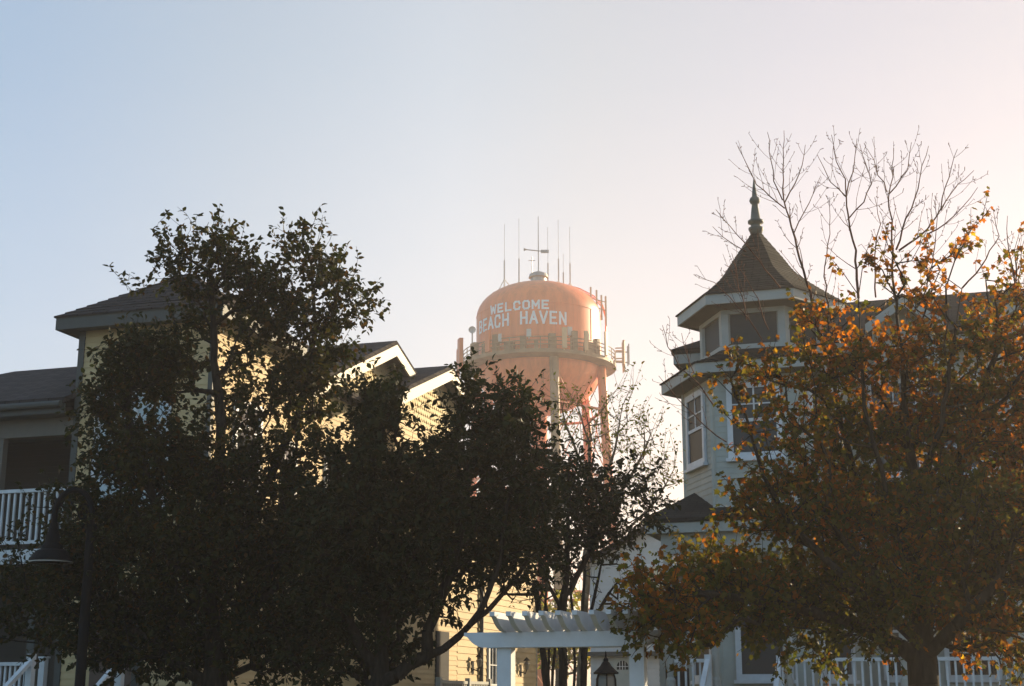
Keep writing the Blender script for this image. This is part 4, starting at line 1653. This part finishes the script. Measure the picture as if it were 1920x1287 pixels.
def make_tree(name, label, base, seeds, clusters, Y, mat_leaf, mat_bark, seed, tmpl, leafsize, leafw, per_twig, twigs_per=1, shoots=(), trunk_r=0.12,
              tintfun=None, density=1.0, twigL=(0.18, 0.42), bf=0.35, r_tip=0.0038, bare=(), droop=0.35, group=None, cat='tree', extra_stems=()):
    rng = np.random.default_rng(seed)
    base = np.array(base)
    T = thing(name, label, cat, tuple(base), 0, group)
    pts = []
    for c in clusters:
        n = c[6] if len(c) > 6 else None
        px, py, rx, ry = c[:4]
        dY = c[4] if len(c) > 4 else 0
        den = c[5] if len(c) > 5 else 1.0
        k = max(4, int(rx * ry / 95 * density * den))
        pts.append(ellip(rng, px, py, rx, ry, Y + dY, k))
    targets = np.concatenate(pts)
    targets = targets[targets[:, 2] > 1.3]
    P, par, rad, ist = grow([[np.array(q) for q in s] for s in seeds], targets, rng, bf=bf, r_tip=r_tip)
    # thicken the trunk smoothly to its given size at the foot
    rad = rad * (trunk_r / rad[0])**np.clip(rad / rad[0], 0, 1)**0.5
    p0, p1, r0, r1 = skeleton_segments(P, par, rad)
    thick = r1 > 0.02
    vs, fs = [], []
    off = 0
    for m, ns in ((thick, 10), (~thick, 4)):
        if m.any():
            v, f = tubes_mesh((p0[m], p1[m], r0[m], r1[m]), ns)
            vs.append(v)
            fs.append(f + off)
            off += len(v)
    sel = np.where(ist)[0]
    ta, tb, td, tl = add_twigs(P, par, sel, rng, twigL, 0.35, twigs_per)
    LP, LD = [], []
    TA, TBq = [ta], [tb]
    for k in range(per_twig):
        t = rng.uniform(0.0, 1.0, len(ta)) if k else np.ones(len(ta))
        q = ta + (tb - ta) * t[:, None] + rng.normal(0, 0.018, ta.shape)
        LP.append(q)
        LD.append(unit(td * 0.6 + rng.normal(0, 0.6, td.shape)))
    # upright leafy shoots that break the outline
    for sh in shoots:
        (x0, y0), (x1, y1) = sh[0], sh[1]
        dY = sh[2] if len(sh) > 2 else 0
        a, b = np.array(at(x0, y0, Y + dY)), np.array(at(x1, y1, Y + dY))
        n = max(3, int(np.linalg.norm(b - a) / 0.10))
        bend = rng.normal(0, 0.08, 3)
        prev = a
        side = 1
        for i in range(1, n + 1):
            t = i / n
            q = a + (b - a) * t + bend * math.sin(math.pi * t)
            TA.append(prev[None])
            TBq.append(q[None])
            dirv = unit((q - prev)[None])[0]
            for _k in range(sh[3] if len(sh) > 3 else 2):
                side = -side
                lat = unit(np.array([[side, rng.normal(0, 0.6), 0.35]]))[0]
                LP.append((prev + (q - prev) * rng.random())[None])
                LD.append(unit((dirv * 0.6 + lat)[None]))
            prev = q
    ta, tb = np.concatenate(TA), np.concatenate(TBq)
    v, f = tubes_mesh((ta, tb, np.full(len(ta), r_tip * 1.0), np.full(len(ta), r_tip * 0.55)), 3)
    vs.append(v)
    fs.append(f + off)
    off += len(v)
    # extra bare stems with side twigs
    for st in bare:
        segs, bl = bare_stem(st, Y, rng)
        v, f = tubes_mesh(segs, 4)
        np_mesh('bare_branch', v - base, f, M['twig'], T)
    trunk = np_mesh('trunk', np.concatenate(vs) - base, np.concatenate(fs), mat_bark, T)
    if LP:
        pos = np.concatenate(LP)
        dr = np.concatenate(LD)
        size = leafsize * rng.uniform(0.65, 1.2, len(pos))
        tint = tintfun(pos, rng) if tintfun else rng.random(len(pos))
        leaves_mesh('crown', pos - base, dr, size, np.full(len(pos), leafw) * rng.uniform(0.75, 1.15, len(pos)), tmpl, mat_leaf, T, rng, tint, droop)
    return T


def bare_stem(st, Y, rng):
    """st: dict(p=[(px,py)...] foot to tip, dY, r) -> tapering stem with opposite twigs"""
    pts = [np.array(at(x, y, Y + st.get('dY', 0) + st.get('lean', 0) * i)) for i, (x, y) in enumerate(st['p'])]
    # resample
    Q = []
    for a, b in zip(pts[:-1], pts[1:]):
        n = max(1, int(np.linalg.norm(b - a) / 0.09))
        for i in range(n):
            Q.append(a + (b - a) * i / n + rng.normal(0, 0.006, 3))
    Q.append(pts[-1])
    Q = np.array(Q)
    n = len(Q)
    r = np.linspace(st.get('r', 0.014) * 0.75, 0.0024, n)
    p0, p1, r0, r1 = [Q[:-1]], [Q[1:]], [r[:-1]], [r[1:]]
    L = np.linalg.norm(np.diff(Q, axis=0), axis=1).sum()
    i = max(1, n // 5)
    ph = rng.uniform(0, 3)
    while i < n - 1:
        d = unit((Q[i + 1] - Q[i])[None])[0]
        ph += 1.57 + rng.normal(0, 0.3)
        lat0 = unit(np.cross(d, [0.2, 1, 0.1])[None])[0]
        lat1 = np.cross(d, lat0)
        lat = lat0 * math.cos(ph) + lat1 * math.sin(ph)
        rem = (n - i) / n
        for sgn in (1, -1):
            if rng.random() < 0.18:
                continue
            ln = st.get('tw', 0.5) * (0.25 + 0.75 * rem) * rng.uniform(0.45, 1.15)
            a = Q[i]
            m = 4
            prev = a
            dirv = unit((d * 0.75 + lat * sgn * 0.8)[None])[0]
            for k in range(m):
                dirv = unit((dirv + d * 0.10 + np.array([0, 0, 0.09]) + rng.normal(0, 0.07, 3))[None])[0]
                q = prev + dirv * ln / m
                rr = max(0.0019, r[i] * 0.42 * (1 - k / (m + 1)))
                p0.append(prev[None]); p1.append(q[None]); r0.append(np.array([rr])); r1.append(np.array([rr * 0.85]))
                if k >= 1:                                  # buds / short spurs
                    for s2 in (1, -1):
                        if rng.random() < 0.45:
                            continue
                        sp = unit((dirv * 0.6 + lat1 * s2 * 0.7 + lat0 * s2 * 0.4 + rng.normal(0, 0.2, 3))[None])[0]
                        e = q + sp * rng.uniform(0.015, 0.045)
                        p0.append(q[None]); p1.append(e[None]); r0.append(np.array([0.0026])); r1.append(np.array([0.0032]))
                prev = q
        i += max(1, int(rng.uniform(1.0, 2.7)))
    return (np.concatenate(p0), np.concatenate(p1), np.concatenate(r0), np.concatenate(r1)), None


def path(Y, *pts):
    return [np.array(at(x, y, Y + (d[0] if d else 0))) for x, y, *d in pts]


def foot(px, Y):
    p = at(px, 1308, Y)
    return np.array([p.x, Y, 0.0])


# --- large pear tree on the left
YA = 16.5
fA = foot(405, YA)
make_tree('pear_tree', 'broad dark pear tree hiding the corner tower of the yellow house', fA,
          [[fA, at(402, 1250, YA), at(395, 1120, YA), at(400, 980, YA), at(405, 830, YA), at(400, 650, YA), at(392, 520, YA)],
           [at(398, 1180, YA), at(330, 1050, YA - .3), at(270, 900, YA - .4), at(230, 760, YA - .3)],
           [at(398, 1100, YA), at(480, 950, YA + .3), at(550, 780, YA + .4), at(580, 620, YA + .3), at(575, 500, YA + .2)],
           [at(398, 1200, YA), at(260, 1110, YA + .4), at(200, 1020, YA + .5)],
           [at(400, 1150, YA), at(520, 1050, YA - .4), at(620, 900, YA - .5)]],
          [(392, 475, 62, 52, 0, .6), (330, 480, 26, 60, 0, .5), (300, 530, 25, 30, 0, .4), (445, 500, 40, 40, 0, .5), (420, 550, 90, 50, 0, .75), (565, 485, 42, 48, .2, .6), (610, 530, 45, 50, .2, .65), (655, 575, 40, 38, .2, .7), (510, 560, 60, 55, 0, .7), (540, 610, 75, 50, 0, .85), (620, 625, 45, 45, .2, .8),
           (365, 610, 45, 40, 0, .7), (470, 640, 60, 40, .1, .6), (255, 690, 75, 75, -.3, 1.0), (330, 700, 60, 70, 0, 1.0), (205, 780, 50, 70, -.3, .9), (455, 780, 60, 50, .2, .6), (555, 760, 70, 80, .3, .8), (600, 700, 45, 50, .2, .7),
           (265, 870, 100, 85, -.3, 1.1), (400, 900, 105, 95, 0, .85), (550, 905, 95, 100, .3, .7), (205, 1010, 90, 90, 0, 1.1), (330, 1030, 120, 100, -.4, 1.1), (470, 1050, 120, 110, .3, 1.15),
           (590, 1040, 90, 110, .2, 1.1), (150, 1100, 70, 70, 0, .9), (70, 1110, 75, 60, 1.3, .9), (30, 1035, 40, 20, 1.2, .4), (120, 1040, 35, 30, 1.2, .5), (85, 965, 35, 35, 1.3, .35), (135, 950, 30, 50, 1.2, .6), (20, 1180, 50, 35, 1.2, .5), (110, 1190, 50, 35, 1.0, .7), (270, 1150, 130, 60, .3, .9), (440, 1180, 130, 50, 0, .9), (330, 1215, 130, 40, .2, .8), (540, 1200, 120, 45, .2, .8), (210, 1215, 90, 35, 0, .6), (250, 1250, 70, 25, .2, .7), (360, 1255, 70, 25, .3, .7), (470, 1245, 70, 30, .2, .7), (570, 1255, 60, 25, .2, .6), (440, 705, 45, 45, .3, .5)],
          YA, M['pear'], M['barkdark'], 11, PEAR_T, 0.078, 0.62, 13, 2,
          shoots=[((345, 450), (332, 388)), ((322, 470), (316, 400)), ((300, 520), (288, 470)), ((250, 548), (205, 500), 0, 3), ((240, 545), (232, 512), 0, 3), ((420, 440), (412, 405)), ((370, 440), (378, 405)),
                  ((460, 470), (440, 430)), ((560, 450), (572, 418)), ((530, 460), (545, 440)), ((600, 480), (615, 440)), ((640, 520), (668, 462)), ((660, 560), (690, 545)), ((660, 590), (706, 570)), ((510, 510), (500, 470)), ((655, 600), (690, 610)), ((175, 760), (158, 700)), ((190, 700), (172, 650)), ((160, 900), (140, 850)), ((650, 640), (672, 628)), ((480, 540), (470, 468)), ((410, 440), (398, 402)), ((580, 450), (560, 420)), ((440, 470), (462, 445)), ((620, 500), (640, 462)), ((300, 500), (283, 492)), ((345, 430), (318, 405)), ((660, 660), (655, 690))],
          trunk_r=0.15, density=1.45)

# --- second pear tree, right of the first
YB = 16.0
fB = foot(715, YB)
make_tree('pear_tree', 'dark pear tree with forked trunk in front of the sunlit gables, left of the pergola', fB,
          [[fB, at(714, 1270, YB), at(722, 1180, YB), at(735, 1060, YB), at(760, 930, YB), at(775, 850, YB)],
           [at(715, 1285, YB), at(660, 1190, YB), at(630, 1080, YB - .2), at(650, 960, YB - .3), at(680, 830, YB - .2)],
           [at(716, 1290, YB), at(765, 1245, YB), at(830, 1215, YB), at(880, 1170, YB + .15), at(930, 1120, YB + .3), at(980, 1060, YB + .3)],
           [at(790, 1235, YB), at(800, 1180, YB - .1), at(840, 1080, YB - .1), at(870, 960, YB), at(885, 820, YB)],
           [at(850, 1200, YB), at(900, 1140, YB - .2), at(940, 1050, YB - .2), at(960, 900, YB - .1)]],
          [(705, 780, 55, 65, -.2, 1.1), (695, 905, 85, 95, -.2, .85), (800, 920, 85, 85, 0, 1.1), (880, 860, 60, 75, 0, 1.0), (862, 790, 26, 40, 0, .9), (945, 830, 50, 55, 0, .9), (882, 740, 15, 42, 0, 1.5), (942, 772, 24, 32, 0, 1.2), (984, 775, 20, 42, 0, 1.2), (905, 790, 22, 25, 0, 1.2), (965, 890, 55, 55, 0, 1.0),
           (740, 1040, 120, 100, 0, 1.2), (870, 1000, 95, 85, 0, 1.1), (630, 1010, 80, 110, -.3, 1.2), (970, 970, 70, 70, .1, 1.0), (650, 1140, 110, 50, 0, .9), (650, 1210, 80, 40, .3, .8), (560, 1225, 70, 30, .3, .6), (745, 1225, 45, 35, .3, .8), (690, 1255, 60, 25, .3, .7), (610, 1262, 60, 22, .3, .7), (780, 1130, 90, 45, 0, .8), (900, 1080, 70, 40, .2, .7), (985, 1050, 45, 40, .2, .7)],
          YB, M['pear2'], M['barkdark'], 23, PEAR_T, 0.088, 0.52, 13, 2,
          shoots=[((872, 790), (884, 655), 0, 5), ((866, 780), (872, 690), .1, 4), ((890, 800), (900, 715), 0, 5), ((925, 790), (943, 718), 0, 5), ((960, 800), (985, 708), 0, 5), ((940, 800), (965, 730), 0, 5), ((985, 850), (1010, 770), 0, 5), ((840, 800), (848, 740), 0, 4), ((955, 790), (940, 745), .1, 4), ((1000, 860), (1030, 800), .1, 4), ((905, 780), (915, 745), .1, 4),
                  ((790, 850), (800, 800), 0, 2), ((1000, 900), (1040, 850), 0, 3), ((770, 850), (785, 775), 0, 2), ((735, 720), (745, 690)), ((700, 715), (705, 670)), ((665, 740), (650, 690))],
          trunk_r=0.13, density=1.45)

# --- smaller dark tree between pear and turret house
YC = 19.0
fC = foot(1062, YC)
make_tree('leafy_tree', 'slender dark-leaved tree rising behind the pergola below the water tower', fC,
          [[fC, at(1062, 1250, YC), at(1058, 1150, YC), at(1062, 1040, YC), at(1070, 940, YC), at(1065, 870, YC)],
           [at(1058, 1130, YC), at(1110, 1020, YC + .2), at(1130, 940, YC + .2), at(1170, 890, YC + .2)],
           [at(1058, 1150, YC), at(1010, 1060, YC - .2), at(1010, 980, YC - .2)]],
          [(1062, 895, 48, 55, 0, 1.0), (1110, 950, 62, 55, .2, 1.0), (1050, 1000, 85, 65, 0, 1.0), (1130, 1010, 50, 45, .2, .7), (1185, 905, 45, 35, .2, .5), (1020, 1075, 65, 40, 0, .6), (1160, 960, 40, 40, 0, .5), (1210, 960, 35, 50, 0, .35)],
          YC, M['pear2'], M['barkdark'], 31, PEAR_T, 0.092, 0.50, 11, 2,
          shoots=[((1060, 850), (1070, 815), 0, 3), ((1040, 870), (1030, 835), 0, 3), ((1180, 880), (1205, 838), 0, 2), ((1210, 900), (1248, 860), 0, 2), ((1120, 910), (1140, 880), 0, 3), ((1180, 930), (1225, 915), 0, 2)],
          trunk_r=0.06, density=1.5)

# --- sparse, fine-leaved tree in front of the tower's legs
YD = 21.5
fD = foot(1090, YD)
make_tree('honey_locust', 'thin sparse yellow-green tree with bare twigs before the water tower legs', fD,
          [[fD, at(1090, 1200, YD), at(1095, 1050, YD), at(1110, 930, YD), at(1105, 830, YD), at(1080, 750, YD)],
           [at(1098, 1020, YD), at(1160, 930, YD), at(1210, 850, YD), at(1230, 800, YD)],
           [at(1105, 950, YD), at(1150, 840, YD - .2), at(1160, 760, YD - .2)],
           [at(1105, 900, YD), at(1060, 800, YD), at(1045, 740, YD)],
           [at(1097, 1040, YD), at(1170, 1000, YD), at(1230, 930, YD), at(1262, 880, YD)]],
          [(1085, 790, 70, 65, 0, .5), (1160, 800, 70, 75, -.2, .45), (1215, 850, 60, 70, 0, .45), (1235, 900, 45, 60, 0, .4), (1180, 940, 70, 70, 0, .4), (1060, 760, 40, 50, 0, .4), (1170, 730, 45, 35, 0, .2)],
          YD, M['locust'], M['paletwig'], 41, PEAR_T, 0.066, 0.45, 5, 2,
          shoots=[((1040, 740), (1020, 690), 0, 1), ((1060, 740), (1035, 690), 0, 1), ((1160, 750), (1180, 700), 0, 1), ((1230, 800), (1245, 760), 0, 1), ((1140, 760), (1170, 720), 0, 1), ((1200, 800), (1222, 740), 0, 1)],
          trunk_r=0.06, density=1.5, twigL=(.2, .5), r_tip=0.0034)

# --- bare multi-stemmed trees behind the pergola
def fan(px, Y, tops):
    f0 = foot(px, Y)
    out = []
    for i, (mx, tx, ty) in enumerate(tops):
        out.append([f0 + np.array([0.02 * i, 0.02 * i, 0]), at(px + (mx - px) * 0.5, 1260, Y), at(mx, 1180, Y), at((mx + tx) / 2, (1180 + ty) / 2, Y + .05 * i), at(tx, ty, Y)])
    return out


def bare_tree(label, px, Y, tops, clusters, seed, tr):
    make_tree('crape_myrtle', label, foot(px, Y), fan(px, Y, tops), clusters, Y, M['locust'], M['barkdark'], seed, PEAR_T, 0.06, 0.45, 1, 1,
              trunk_r=tr, density=1.4, bf=0.15, twigL=(.12, .3), r_tip=0.0035, group='bare trees behind the pergola')


bare_tree('bare tree with splayed dark stems behind the pergola, nearer its left post', 1028, 20.0, [(1008, 985, 1040), (1022, 1010, 1020), (1034, 1045, 1010), (1040, 1062, 1060)], [(1000, 1090, 60, 60, 0, .5), (1040, 1080, 40, 70, 0, .5), (960, 1110, 40, 30, 0, .4)], 51, 0.07)
bare_tree('bare tree with upright dark stems behind the pergola, nearer the black post lantern', 1085, 20.8, [(1075, 1070, 1000), (1088, 1090, 1010), (1100, 1130, 1040), (1106, 1160, 1090)], [(1090, 1090, 45, 70, 0, .5), (1150, 1090, 70, 60, 0, .5), (1150, 1190, 60, 20, 0, .5)], 52, 0.07)

# --- sunlit tree far behind, seen between the bare stems
YG = 64.0
fG = foot(1048, YG)
make_tree('golden_tree', 'distant golden tree glimpsed low between the dark stems behind the pergola', fG,
          [[fG, at(1048, 1260, YG), at(1046, 1180, YG), at(1050, 1120, YG)], [at(1047, 1230, YG), at(1085, 1180, YG)], [at(1047, 1240, YG), at(1015, 1190, YG)]],
          [(1020, 1180, 40, 60, 0, 1.2), (1060, 1150, 45, 45, 0, 1.2), (1085, 1215, 35, 50, 0, 1.2), (1045, 1230, 60, 40, 0, 1.2)],
          YG, M['locust'], M['barkgrey'], 71, PEAR_T, 0.22, 0.6, 8, 2, trunk_r=0.2, density=1.3, twigL=(.4, 1.0), r_tip=0.012)

# --- autumn maple on the right
YM = 13.0
fM = foot(1725, YM)


def maple_tint(pos, rng):
    """colour turns branch by branch: broad patches plus leaf-to-leaf scatter"""
    x, y, z = pos[:, 0], pos[:, 1], pos[:, 2]
    patch = np.sin(x * 2.1 + 1.3 * np.sin(z * 1.7)) * np.cos(z * 1.9 + y * 1.2) + 0.6 * np.sin(x * 4.3 + z * 3.1 + y * 2.2)
    t = 0.41 + 0.17 * patch + rng.normal(0, 0.18, len(pos))
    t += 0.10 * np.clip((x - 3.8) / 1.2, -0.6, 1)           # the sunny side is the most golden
    t += 0.16 * (z - 4.2) / 3.0                             # the top has turned further than the skirt
    return np.clip(t, 0, 1)


BARE = [
    dict(p=[(1541, 640), (1519, 548), (1501, 486), (1483, 427), (1468, 376), (1468, 320), (1470, 245)], r=.022, dY=.2),
    dict(p=[(1468, 376), (1450, 340), (1446, 300), (1439, 248)], r=.009, dY=.2),
    dict(p=[(1470, 392), (1420, 345), (1400, 310), (1384, 274)], r=.010, dY=.3),
    dict(p=[(1470, 380), (1490, 343), (1505, 310), (1510, 272)], r=.009, dY=.1),
    dict(p=[(1488, 440), (1515, 380), (1530, 350), (1539, 330)], r=.008, dY=0),
    dict(p=[(1610, 560), (1603, 470), (1589, 405), (1585, 336), (1567, 303), (1559, 253)], r=.018, dY=-.3),
    dict(p=[(1587, 365), (1599, 321), (1603, 290), (1607, 260)], r=.009, dY=-.3),
    dict(p=[(1590, 410), (1620, 380), (1635, 345), (1612, 270)], r=.009, dY=-.4),
    dict(p=[(1583, 370), (1556, 340), (1545, 315), (1532, 290)], r=.008, dY=-.2),
    dict(p=[(1676, 560), (1672, 434), (1667, 369), (1672, 332), (1676, 278)], r=.018, dY=.1),
    dict(p=[(1665, 360), (1647, 328), (1640, 300), (1625, 278)], r=.009, dY=.1),
    dict(p=[(1669, 366), (1700, 318), (1706, 290), (1709, 267)], r=.009, dY=0),
    dict(p=[(1680, 470), (1698, 412), (1716, 376), (1724, 330), (1741, 274)], r=.013, dY=-.2),
    dict(p=[(1687, 470), (1738, 434), (1764, 390), (1778, 332), (1795, 280)], r=.014, dY=.2),
    dict(p=[(1738, 440), (1771, 420), (1807, 390), (1833, 352)], r=.010, dY=.3),
    dict(p=[(1764, 395), (1785, 360), (1808, 335), (1826, 320)], r=.008, dY=.2),
    dict(p=[(1804, 540), (1840, 500), (1873, 442), (1864, 410), (1862, 392)], r=.012, dY=.4),
    dict(p=[(1903, 540), (1893, 470), (1886, 430), (1889, 405)], r=.012, dY=-.2),
    dict(p=[(1920, 640), (1912, 540), (1915, 470), (1925, 430)], r=.012, dY=.1),
    dict(p=[(1460, 540), (1421, 490), (1395, 455), (1370, 425), (1342, 393)], r=.011, dY=-.3),
    dict(p=[(1400, 472), (1380, 460), (1355, 445), (1336, 425)], r=.007, dY=-.3),
    dict(p=[(1400, 600), (1385, 540), (1378, 500), (1372, 475)], r=.008, dY=0),
    dict(p=[(1430, 640), (1405, 600), (1370, 560), (1340, 530), (1305, 515)], r=.010, dY=.1),
    dict(p=[(1340, 760), (1310, 720), (1275, 690), (1255, 650), (1242, 610)], r=.010, dY=0),
    dict(p=[(1300, 700), (1285, 660), (1278, 625)], r=.006, dY=.2),
    dict(p=[(1360, 830), (1310, 790), (1270, 745), (1235, 705)], r=.009, dY=.3),
    dict(p=[(1440, 620), (1420, 560), (1385, 500)], r=.009, dY=.3),
    dict(p=[(1560, 620), (1545, 520), (1555, 440), (1556, 370)], r=.012, dY=.4),
    dict(p=[(1640, 560), (1640, 480), (1650, 420), (1640, 370)], r=.012, dY=.5),
    dict(p=[(1730, 560), (1750, 480), (1755, 430), (1762, 380)], r=.010, dY=-.4),
]
make_tree('maple_tree', 'orange and green autumn maple with bare upper twigs in front of the turret house', fM,
          [[fM, at(1724, 1250, YM), at(1722, 1130, YM), at(1716, 1000, YM), at(1700, 850, YM), at(1688, 700, YM), at(1678, 560, YM)],
           [at(1722, 1150, YM), at(1640, 1010, YM + .2), at(1590, 860, YM + .2), at(1560, 720, YM + .2), at(1541, 640, YM + .2)],
           [at(1721, 1100, YM), at(1660, 960, YM - .3), at(1625, 760, YM - .3), at(1610, 560, YM - .3)],
           [at(1720, 1120, YM), at(1780, 950, YM + .2), at(1830, 780, YM + .3), at(1880, 640, YM + .2)],
           [at(1722, 1200, YM), at(1620, 1120, YM - .3), at(1500, 1010, YM - .4), at(1430, 900, YM - .3), at(1400, 780, YM - .2)],
           [at(1722, 1230, YM), at(1610, 1180, YM), at(1480, 1130, YM - .2), at(1340, 1110, YM - .7), at(1240, 1110, YM - 1.0)],
           [at(1724, 1250, YM), at(1800, 1170, YM - .3), at(1880, 1080, YM - .4), at(1930, 960, YM - .4)],
           [at(1710, 950, YM), at(1760, 800, YM - .2), at(1790, 650, YM - .2), at(1800, 540, YM)],
           [at(1705, 900, YM), at(1690, 760, YM + .4), at(1720, 600, YM + .5), at(1760, 500, YM + .2)]],
          [(1470, 720, 110, 60, -.2, .55), (1400, 690, 70, 40, -.1, .35), (1600, 690, 110, 75, 0, .85), (1740, 660, 110, 75, 0, .9), (1870, 660, 80, 85, .2, .9), (1560, 610, 70, 50, .2, .32), (1700, 560, 100, 50, 0, .36), (1775, 490, 50, 60, .1, .30), (1850, 560, 60, 45, .3, .36), (1810, 440, 30, 40, .1, .12), (1690, 470, 50, 40, .1, .08), (1900, 500, 40, 40, 0, .2),
           (1620, 520, 60, 40, -.2, .07), (1930, 580, 60, 80, 0, .5), (1505, 630, 55, 50, .2, .4),
           (1490, 830, 100, 70, -.3, .6), (1395, 800, 45, 60, -.1, .25), (1620, 830, 120, 90, .2, 1.3), (1770, 800, 110, 110, .2, 1.4), (1890, 830, 90, 120, .2, 1.4), (1420, 930, 60, 55, -.3, .4),
           (1490, 960, 120, 80, -.3, 1.4), (1345, 1065, 85, 50, .2, 1.5), (1620, 980, 120, 100, 0, 1.7), (1770, 980, 120, 110, -.2, 1.7), (1900, 1000, 90, 110, -.3, 1.5), (1265, 1125, 70, 60, -1.0, 1.3), (1390, 1120, 110, 70, -.3, 1.8),
           (1530, 1110, 110, 80, .2, 1.9), (1660, 1120, 100, 80, -.2, 1.9), (1820, 1120, 110, 80, 0, 1.7), (1230, 1160, 45, 38, -1.1, 1.4), (1320, 1180, 60, 35, -.9, 1.0), (1460, 1190, 80, 35, -.2, .7), (1900, 1170, 60, 50, -.2, .8), (1205, 1090, 25, 25, -1.0, 1.0), (1196, 1130, 26, 30, -1.1, 1.1), (1285, 1215, 35, 22, -1.1, 1.0), (1600, 1190, 80, 30, 0, 1.0), (1520, 1225, 70, 25, .2, .6), (1850, 1215, 60, 35, .2, .8), (1905, 1235, 35, 35, .1, .9), (1640, 1225, 40, 25, -.2, .6), (1800, 1200, 70, 30, 0, .5), (1960, 1000, 60, 200, 0, 1.0), (1960, 720, 60, 150, 0, 1.0)],
          YM, M['maple'], M['barkdark'], 61, MAPLE_T, 0.057, 0.82, 9, 2,
          shoots=[((1245, 1190), (1238, 1225), -1.1, 4), ((1280, 1190), (1285, 1250), -1.0, 4), ((1205, 1150), (1188, 1195), -1.1, 4), ((1262, 1190), (1258, 1235), -1.1, 4), ((1190, 1100), (1168, 1130), -1.1, 3)],
          trunk_r=0.135, tintfun=maple_tint, density=0.85, bare=BARE, twigL=(.12, .34), droop=0.7)

# ================================================================== haze
hz = MB()
hz.box(-450, 450, -330, 630, -1.0, 52.0)
ho = hz.build('haze', bpy.data.materials.new('haze_air'))
hm = ho.data.materials[0]
hm.use_nodes = True
nt = hm.node_tree
nt.nodes.clear()
pv = nt.nodes.new('ShaderNodeVolumePrincipled')
pv.inputs['Color'].default_value = (1.0, 0.93, 0.89, 1)
pv.inputs['Density'].default_value = HAZE_DENSITY
pv.inputs['Anisotropy'].default_value = 0.5
out = nt.nodes.new('ShaderNodeOutputMaterial')
nt.links.new(pv.outputs[0], out.inputs['Volume'])
tag(ho, kind='stuff')
